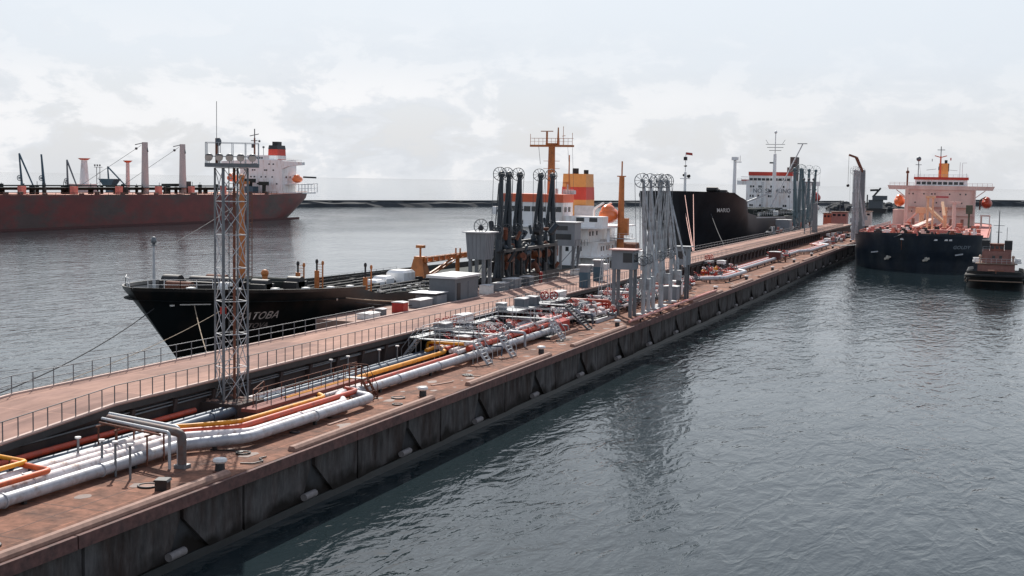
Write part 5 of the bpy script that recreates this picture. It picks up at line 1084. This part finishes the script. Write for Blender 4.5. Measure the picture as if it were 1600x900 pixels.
part('deck_pipework', mb, deckg, rt)
mb = MB()
for i in range(16): x, y = random.uniform(12, 21), 100+i*13+random.uniform(-5, 5); mb.bx(x-.6, x+.6, y-.8, y+.8, 12, 12.9+random.uniform(0, .8))
part('deck_fittings', mb, black, rt)
mb = MB()
for i in range(7): x, y = random.uniform(4, 9), 120+i*27; mb.bx(x-1.0, x+1.0, y-1.2, y+1.2, 12, 15.6)
part('deck_houses', mb, deckp, rt)
shiprail(rt, [(22.4, 90, 12.3), (22.4, 300, 12.2)], 1.2, 5, rust, .14)
for x, y in ((0, 228), (0, 255.5)):
    q = part('vent_column', MB().tube((x, y, 12.4), (x, y, 34.6), 1.7, 16, 1.25), mat('column_grey', (.50, .46, .45), .6, var=.08), rt); part('column_head', MB().beam((x-.5, y-1, 34.2), (x-2.9, y-3, 33.4), .35).ball((x-2.6, y-2.5, 31.8), .6).beam((x+.5, y, 34.4), (x+1.6, y, 30.4), .4), railm, q)
    part('stay', MB().beam((x-2, y, 33.2), (x-16, y-26, 14), .14), railm, q)
part('manifold_crane', MB().bx(-3, 0, 258, 262, 15, 17.8).beam((-7.4, 250, 16.2), (-.5, 260, 16.4), .8).tube((-2, 260, 17), (-2, 260, 19.6), .7, 8), black, rt)
Yr = 322; rh = part('deckhouse', MB().bx(-12.4, 12, Yr, Yr+14, 12.3, 29.0), shipw, rt)
part('bridge_wing', MB().prism([(12, 28.6), (12, 24.6), (15.5, 26.0), (23.5, 26.6), (23.5, 28.0)], 'y', Yr, Yr+2.5).prism([(-12.4, 28.6), (-12.4, 24.6), (-16, 26.0), (-23.5, 26.6), (-23.5, 28.0)], 'y', Yr, Yr+2.5), shipw, rh)
rw_ = part('wheelhouse', MB().bx(-9, 4, Yr+1, Yr+9, 29, 31.2), shipw, rt); windows(rw_, glass, [-8+1.3*i for i in range(7)], Yr+1, 29.9, .9, .8, dep=.15)
for z_, xs in ((26.8, (-4, -3, 4.6, 7)), (23.8, (-9.6, -8.4, -5, -3.8, 2, 3, 7)), (20.4, (-6, -4, 0, 2.6, 6.4)), (17, (-9, -2, 4, 9))): windows(rh, glass, xs, Yr, z_, .8, .7, dep=.12)
windows(rh, glass, [Yr+4, Yr+8, Yr+14], 12, 20.4, 1.2, .9, 'x', .12)
part('provision_crane', MB().bx(-4.6, -2.6, Yr-6, Yr-4, 12, 17.6).bx(-6.5, -.6, Yr-6, Yr-4, 17.4, 19.4), deckg, rt); part('provision_crane', MB().bx(3.6, 5.2, Yr-5, Yr-4, 12, 16.2).bx(1.8, 6.6, Yr-5.5, Yr-3.5, 16.2, 18.0), deckg, rt)
part('blue_store', MB().bx(-5, .2, Yr-8, Yr-3, 12.3, 15.6), tealm, rt)
rf = part('funnel', MB().frustum((-3, Yr+20, 12.3), 7, 9, 5.4, 8, 22.4), fred, rt); part('funnel_top', MB().frustum((-3, Yr+20, 34.7), 5.6, 8.2, 5.0, 7.6, 2.0).bx(-4.6, -1.4, Yr+18, Yr+22, 36.5, 38.6), black, rf); part('funnel_band', MB().frustum((-3, Yr+20, 29.6), 6.0, 8.5, 5.8, 8.3, 1.8), letterw, rf)
r_m = part('main_mast', MB().tube((-7, Yr+5, 31), (-7, Yr+5, 40), .5, 8, .4), rust, rt); part('radar', MB().tube((-7, Yr+5, 38), (-7, Yr+5, 44.6), .28, 6).beam((-9.8, Yr+5, 41), (-4.6, Yr+5, 42), .35).bx(-8.6, -7.4, Yr+4.6, Yr+5.4, 35, 37).beam((-9, Yr+5, 38.6), (-5.4, Yr+5, 38.6), .4).ball((-4.2, Yr+5, 38.4), .6).tube((-2.4, Yr+6, 31), (-2.4, Yr+6, 35), .14, 6).ball((-2.4, Yr+6, 35.4), .6), railm, r_m)
lifeboat(rt, (15.6, Yr+9, 19.4), 8.5, 1.9, lifeo, shipw); lifeboat(rt, (-18, Yr+2, 19.6), 9, 2.0, lifeo, shipw, -1)
part('aft_boom', MB().beam((18, Yr+11, 20.6), (20.5, Yr+19, 20.4), .8), black, rt)
part('aft_house', MB().bx(8, 20.0, Yr+3, Yr+20, 12.3, 13.0).bx(11.5, 19.6, Yr+3, Yr+18, 16.8, 17.3), shipw, rt)
shiprail(rt, [(20.4, Yr+2, 12.4), (18.5, Yr+24, 12.8)], 4.6, 3.2, shipw, .3, 'gallery_posts'); shiprail(rt, [(12, Yr, 29), (23, Yr, 28)], .9, 2, shipw, .1)
# jetty gear beyond the red tanker
t = thing('mooring_dolphin', 'low dark mooring dolphin beyond the red tanker', 'dolphin', (-392, 448, 0)); part('platform', MB().bx(-14, 14, -22, 30, -1, 6), wallm, t); part('pile', MB().bx(-15, -12, -20, 28, -1, 4), darkc, t)
def far_arm(label, x, y, z0, z1, ln, dr, m):
    t = thing('loading_arm', label, 'loading arm', (x, y, 5.98), 0, 'small loading arms beyond the red tanker'); H = z1-6
    part('riser', MB().tube((0, 0, 0), (0, 0, H*.45), .8, 8), m, t); part('inner_arm', MB().tube((0, 0, H*.3), (ln, 0, H), .55, 8, .3), m, t); part('outer_arm', MB().tube((ln, 0, H), (dr, 0, 8.5), .4, 8, .3), m, t); part('sheave_wheel', MB().wheel((ln*.6, -.8, H*.55), (0, -1, 0), 1.1, .15, 8), m, t)
far_arm('leftmost folded blue loading arm beyond the red tanker', -381, 428, 15, 28.5, -1.5, 6, tealm)
far_arm('tall slim blue loading arm with weight, second beyond the red tanker', -382, 442, 15, 28.5, -1.2, .6, tealm)
far_arm('grey-blue loading arm left of the white turret beyond the red tanker', -386, 462, 15, 26.5, -.5, 5, steel)
far_arm('blue loading arm reaching right of the white turret', -392, 498, 15, 24, -1, 10, tealm)
t = thing('fire_monitor_tower', 'white turret with orange saucer top beyond the red tanker', 'tower', (-383, 468, 5.98)); part('base', MB().frustum((0, 0, 0), 12, 8, 9, 8, 10), mat('turret_pink', (.75, .55, .52), .6), t); part('shaft', MB().tube((1, 0, 9), (1, 0, 20.5), 2.2, 10, 1.3), shipw, t); part('saucer', MB().tube((1, 0, 20.6), (1, 0, 21.4), 1.6, 12, 2.8), orng, t)
t = thing('fire_monitor_tower', 'slim tower with orange saucer top beside the left grey column', 'tower', (-377, 492, 5.98)); part('shaft', MB().tube((0, 0, 0), (0, 0, 20), 1.1, 8, .8), mat('turret_pink', (.75, .55, .52), .6), t); part('saucer', MB().tube((0, 0, 20), (0, 0, 20.9), 1.2, 12, 2.2), orng, t)
light_mast('twin-legged light mast beyond the red tanker, left of the grey column', (-384, 480, 5.98), 17.5)
t = thing('blue_winch_house', 'small blue winch platform right of the white turret', 'winch', (-389, 486, 5.98)); part('platform', MB().frustum((6.5, 0, 9), 4, 4, 9, 5, 3.4), tealm, t); part('posts', MB().bx(5, 8, -1, 1, 0, 9), tealm, t)

# ---- tug
tg = thing('tugboat', 'small dark tug with two black funnels beside the navy tanker', 'tug', (0, 282, 0))
HT = Hull(11.6, 30, sheerf([(0, 3.2), (8, 2.7), (30, 2.4)]), rake=1.2, e_top=6.5, e_bot=9, p_top=2.6, p_bot=2.3, es=6, tr=.85, zb=-1)
hm, _ = HT.mesh(60, 7); part('hull', hm, hullb, tg); part('deck', HT.deck(.5), deckg, tg); part('bulwark', HT.rim(.6, .15), hullb, tg)
mb = HT.rim(-.45, .0); 
P = []
for i in range(21): y = 15*(i/20)**1.6+.15; P.append((HT.half(y, 1)+.12, y, HT.sheer(y)-.35))
part('fender', MB().path([(-x, y, z_) for x, y, z_ in P[::-1]]+P, .34, 8, .2), rubber, tg); part('rub_strake', MB().path([(-x*.99, y-.02, z_-1.1) for x, y, z_ in P[::-1]]+[(x*.99, y-.02, z_-1.1) for x, y, z_ in P], .14, 6, .2), tan if False else mat('strake_tan', (.22, .15, .11), .8), tg)
part('deckhouse', MB().bx(-3.7, 3.7, 6.5, 17, 2.2, 5.0), tugb, tg); part('deckhouse', MB().bx(-2.9, 2.9, 8, 15, 5.0, 7.6), tugb, tg)
part('deck_edge', MB().bx(-4.2, 4.2, 6.0, 17.4, 4.95, 5.1), mat('strake_tan', (.22, .15, .11), .8), tg)
tw_ = part('wheelhouse', MB().bx(-1.4, 1.4, 9.5, 13, 7.6, 9.0), mat('tug_house_red', (.3, .10, .07), .6), tg); windows(tw_, glass, [-.9, 0, .9], 9.5, 8.4, .6, .6); windows(tw_, glass, [-.6, .8], 8, 6.4, .55, .55)
part('wheelhouse_roof', MB().bx(-1.8, 1.8, 9.1, 13.4, 9.0, 9.15), rust, tw_)
for x in (-2.25, 2.25): q = part('funnel', MB().bx(x-.72, x+.72, 8.6, 11, 7.62, 8.0), tugb, tg); part('funnel_top', MB().bx(x-.78, x+.78, 8.5, 11.1, 8.0, 9.9), black, q)
part('mast', MB().tube((.2, 11, 9.0), (.2, 11, 16.2), .16, 6, .07).beam((-.9, 11, 13.0), (1.3, 11, 13.0), .1).beam((-.4, 11, 11.6), (.9, 11, 11.6), .09).tube((1.9, 13, 9.6), (1.9, 13, 12.6), .05, 5), railm, tg)
for x in (-4.1, 4.3): part('life_raft', MB().bx(x-.7, x+.7, 8.5, 10.5, 5.1, 5.5).tube((x-.6, 9.5, 5.8), (x+.6, 9.5, 5.8), .35, 8), whitep, tg)
part('tow_winch', MB().bx(-1.4, 1.4, 3.2, 4.6, 2.4, 3.4).tube((-1.6, 3.9, 3.4), (1.6, 3.9, 3.4), .5, 10), rust, tg)
random.seed(2)
for s in (-1, 1):
    for k in range(5): y = 4+k*2.6; part('tyre', MB().ring((s*(HT.half(y, 1)+.25), y, 1.5), (s, -.15, 0), .42, .17, 12, 6), rubber, tg)

shiprail(tg, [(-4.1, 6.1, 5.1), (4.1, 6.1, 5.1)], 1.0, 1.0, lsteel, .06); shiprail(tg, [(-2.8, 8.1, 7.62), (-1.4, 8.1, 7.62)], .9, .7, lsteel, .06)
for x in (-3.2, 3.3): part('ventilator', MB().tube((x, 7.4, 5.1), (x, 7.4, 6.4), .22, 8).ball((x, 7.3, 6.5), .34), mat('tug_cream', (.5, .33, .25), .6), tg)
part('bow_bitts', MB().tube((-.5, 2.2, 2.2), (-.5, 2.2, 3.5), .2, 8).tube((.5, 2.2, 2.2), (.5, 2.2, 3.5), .2, 8).tube((-.8, 2.2, 3.1), (.8, 2.2, 3.1), .14, 6), black, tg)
# outside fittings of the houses: ladders, doors, rails
def ladder(t, x, y, z0, z1, m=railm):
    mb = MB(); mb.beam((x-.3, y, z0), (x-.3, y, z1), .1); mb.beam((x+.3, y, z0), (x+.3, y, z1), .1)
    for k in range(int((z1-z0)/.8)): mb.beam((x-.3, y, z0+.4+k*.8), (x+.3, y, z0+.4+k*.8), .08)
    part('ladder', mb, m, t)
for x in (-11.2, -4.6, 10.2): ladder(nv, x, Yn-.15, 7.8, 20, shipp)
for x in (-9, -5.4, 3.4, 7): part('door', MB().bx(x-.5, x+.5, Yn-.05, Yn, 8.0, 10.1), mat('door_rust', (.35, .16, .12), .7), nh)
shiprail(nv, [(-17.2, Yn-.3, 21.4), (-9.2, Yn-.3, 21.4)], 1.0, 1.6, shipp, .1); shiprail(nv, [(8.2, Yn-.3, 21.4), (16.2, Yn-.3, 21.4)], 1.0, 1.6, shipp, .1); shiprail(nv, [(-9.2, Yn+.8, 24.4), (8.2, Yn+.8, 24.4)], .9, 1.5, lsteel, .08)
part('cross_walk', MB().bx(-11, 10.6, Yn-1.6, Yn-.1, 14.1, 14.25), shipp, nh); shiprail(nv, [(-11, Yn-1.5, 14.25), (10.6, Yn-1.5, 14.25)], 1.0, 1.5, shipp, .08)
ladder(mt, -6, Ym-.2, 10, 22, lsteel); ladder(mt, 9.2, Ym-.2, 10, 22, lsteel); shiprail(mt, [(-16.4, Ym+1.1, 22.3), (-11.8, Ym+1.1, 22.3)], .9, 1.4, lsteel, .08)
ladder(bt, -2.4, Yb-.12, 5.4, 12.4, lsteel); part('door', MB().bx(1.0, 1.9, Yb-.05, Yb, 7.3, 9.2), mat('door_rust', (.35, .16, .12), .7), hs)
shiprail(bt, [(-10.4, Yb-.9, 12.66), (10.3, Yb-.9, 12.66)], .95, 1.6, whitep, .05)
for y in (Yb+5, Yb+9, Yb+14): part('door', MB().bx(8.6, 8.65, y, y+.8, 5.5, 7.3), mat('door_rust', (.35, .16, .12), .7), hs)
# ------------------------------------------------------------------ breakwaters, mole, distant craft
def breakwater(name, label, a, b, w, h, n, seed, m):
    random.seed(seed); a, b = Vector(a), Vector(b); d = (b-a); nr = d.cross(Vector((0, 0, 1))).normalized(); t = thing(name, label, 'breakwater', a); V = []
    for i in range(n+1):
        c = d*(i/n); j = lambda s_: random.uniform(-s_, s_)
        for o_, z_ in ((-w*1.5, -1), (-w, h*.6), (-w*.4, h), (w*.4, h), (w, h*.6), (w*1.5, -1)): V.append(c+nr*(o_+j(w*.2))+Vector((0, 0, z_+j(h*.12) if z_ > 0 else z_)))
    part('core', MB().add(V, [(i*6+k, i*6+k+1, (i+1)*6+k+1, (i+1)*6+k) for i in range(n) for k in range(5)]+[tuple(range(6)), tuple(range(n*6+5, n*6-1, -1))]), m, t)
    part('parapet', MB().beam(Vector((0, 0, h+.4))+nr*(w*.25), d+Vector((0, 0, h+.4))+nr*(w*.25), w*.3, 1.0), m, t)
    return t
breakwater('breakwater', 'long dark breakwater stretching behind the ships', (-520, 640, 0), (-158, 1420, 0), 5, 3.6, 90, 1, brkm)
breakwater('breakwater', 'far breakwater to the right of the navy tanker', (-52, 1600, 0), (420, 2050, 0), 6, 5.8, 60, 2, brkm)
random.seed(6)
t = thing('rock_mole', 'dark rocky mole head behind the far loading arms', 'mole', (-106, 1125, 0))
part('mound', MB().frustum((0, 0, -1), 66, 34, 46, 14, 6.5), rockm, t); mb = MB()
for i in range(110):
    x, y = random.uniform(-31, 31), random.uniform(-16, 12); s_ = random.uniform(1.2, 3.2); zt = 5.5*max(.05, 1-max(0, abs(x)-20)/14-max(0, abs(y)-6)/14)
    mb.ball((x, y, zt), s_*random.uniform(.9, 1.5), s_, s_*.8, 6, 4)
for k in range(len(mb.sm)): mb.sm[k] = False
part('boulders', mb, rockm, t)
t = thing('dredger', 'small dark dredger with raised gear near the rock mole', 'dredger', (-92, 1052, 0)); part('hull', MB().prism([(-8, -.5), (8, -.5), (9.5, 3.4), (-9.5, 3.4)], 'y', -4, 8), black, t); part('house', MB().bx(-5, 6, -1, 4, 3.4, 10).bx(-2, 9, -2, 4, 10, 13.4), railm, t); part('boom', MB().beam((-2, 0, 12), (4, 0, 19.4), 1.4).beam((-4, 0, 17.5), (2, 0, 17.8), 1.6).tube((-6, 0, 3), (-6, 0, 14), .5, 6), black, t)
def boat(label, x, y, m, L_=18, w=6, hh=8):
    t = thing('harbour_boat', label, 'boat', (x, y, 0), 0, 'small harbour boats beyond the jetty end'); part('hull', MB().prism([(-w/2, -.3), (w/2, -.3), (w/2+.6, 2.4), (-w/2-.6, 2.4)], 'y', 0, L_), black, t)
    h = part('house', MB().bx(-w*.4, w*.4, 4, 11, 2.4, hh), m, t); windows(h, glass, [-w*.25, 0, w*.25], 4, hh-1.2, w*.16, .9, dep=.1); part('mast', MB().tube((0, 7, hh), (0, 7, hh+5), .2, 6), railm, t); part('roof', MB().bx(-w*.46, w*.46, 3.6, 11.4, hh, hh+.25), rust, t)
boat('small boat with red-orange house left behind the far light mast', -73, 598, mat('boat_orange', (.6, .14, .08), .6)); boat('pink-housed workboat behind the far light mast', -64, 560, deckp, 16, 8, 9.5); boat('pale workboat half hidden beside the pink one', -58.5, 610, shipp, 16, 8, 9)

# ------------------------------------------------------------------ mooring lines
def line(label, a, b, r, m, sag=.6, n=14):
    a, b = Vector(a), Vector(b); P = [(a.lerp(b, i/n)-a)-Vector((0, 0, sag*4*(i/n)*(1-i/n))) for i in range(n+1)]
    solo('mooring_line', MB().path(P, r, 5, 0), m, label, 'rope', a, 'mooring lines')
line('dark thick mooring line from the black bow to the lower left', (-76, 103.0, 8.0), (-60.0, 52, 5.9), .05, roped, 1.6)
line('thin pale mooring line from the bow flare to the lower left', (-70.6, 108, 8.2), (-60.0, 55, 5.9), .03, rope, 1.3)
line('pale mooring line across the bow flare toward the seaward rail', (-72.9, 105.2, 8.25), (-62.0, 92, 4.7), .045, rope, .5)
line('pale mooring line from the forecastle side to the berth platform', (-66.0, 123.4, 7.9), (-61.2, 139.5, 6.6), .06, rope, .3)
line('dark mooring line end from bow to water side bollard', (-66.2, 126, 7.2), (-61.5, 132, 6.6), .05, roped, .2)
for a, b, m_, lab in (((-81.6, 349.9, 17.6), (-60.3, 268, 6.6), ropep, 'left pinkish mooring line from the tall black bow'), ((-79.4, 350.6, 17.8), (-60.3, 268.6, 6.6), ropep, 'right pinkish mooring line from the tall black bow'), ((-81.8, 352.3, 12.4), (-60.3, 267.4, 6.6), ropep, 'lowest pinkish mooring line from the tall black bow'), ((-75.0, 354, 12.5), (-60.3, 300, 6.6), roped, 'dark mooring line right of the pinkish ones')): line(lab, a, b, .085, m_, .4)
line('grey mooring line across the navy bow to the quay', (-22.4, 332.2, 9.1), (-41.0, 352, 5.0), .10, steel, 1.0)
line('thin stay wire from the black ship foremast up to the kingpost', (-77, 104.4, 13.2), (-77, 120, 18.2), .025, railm, .2)
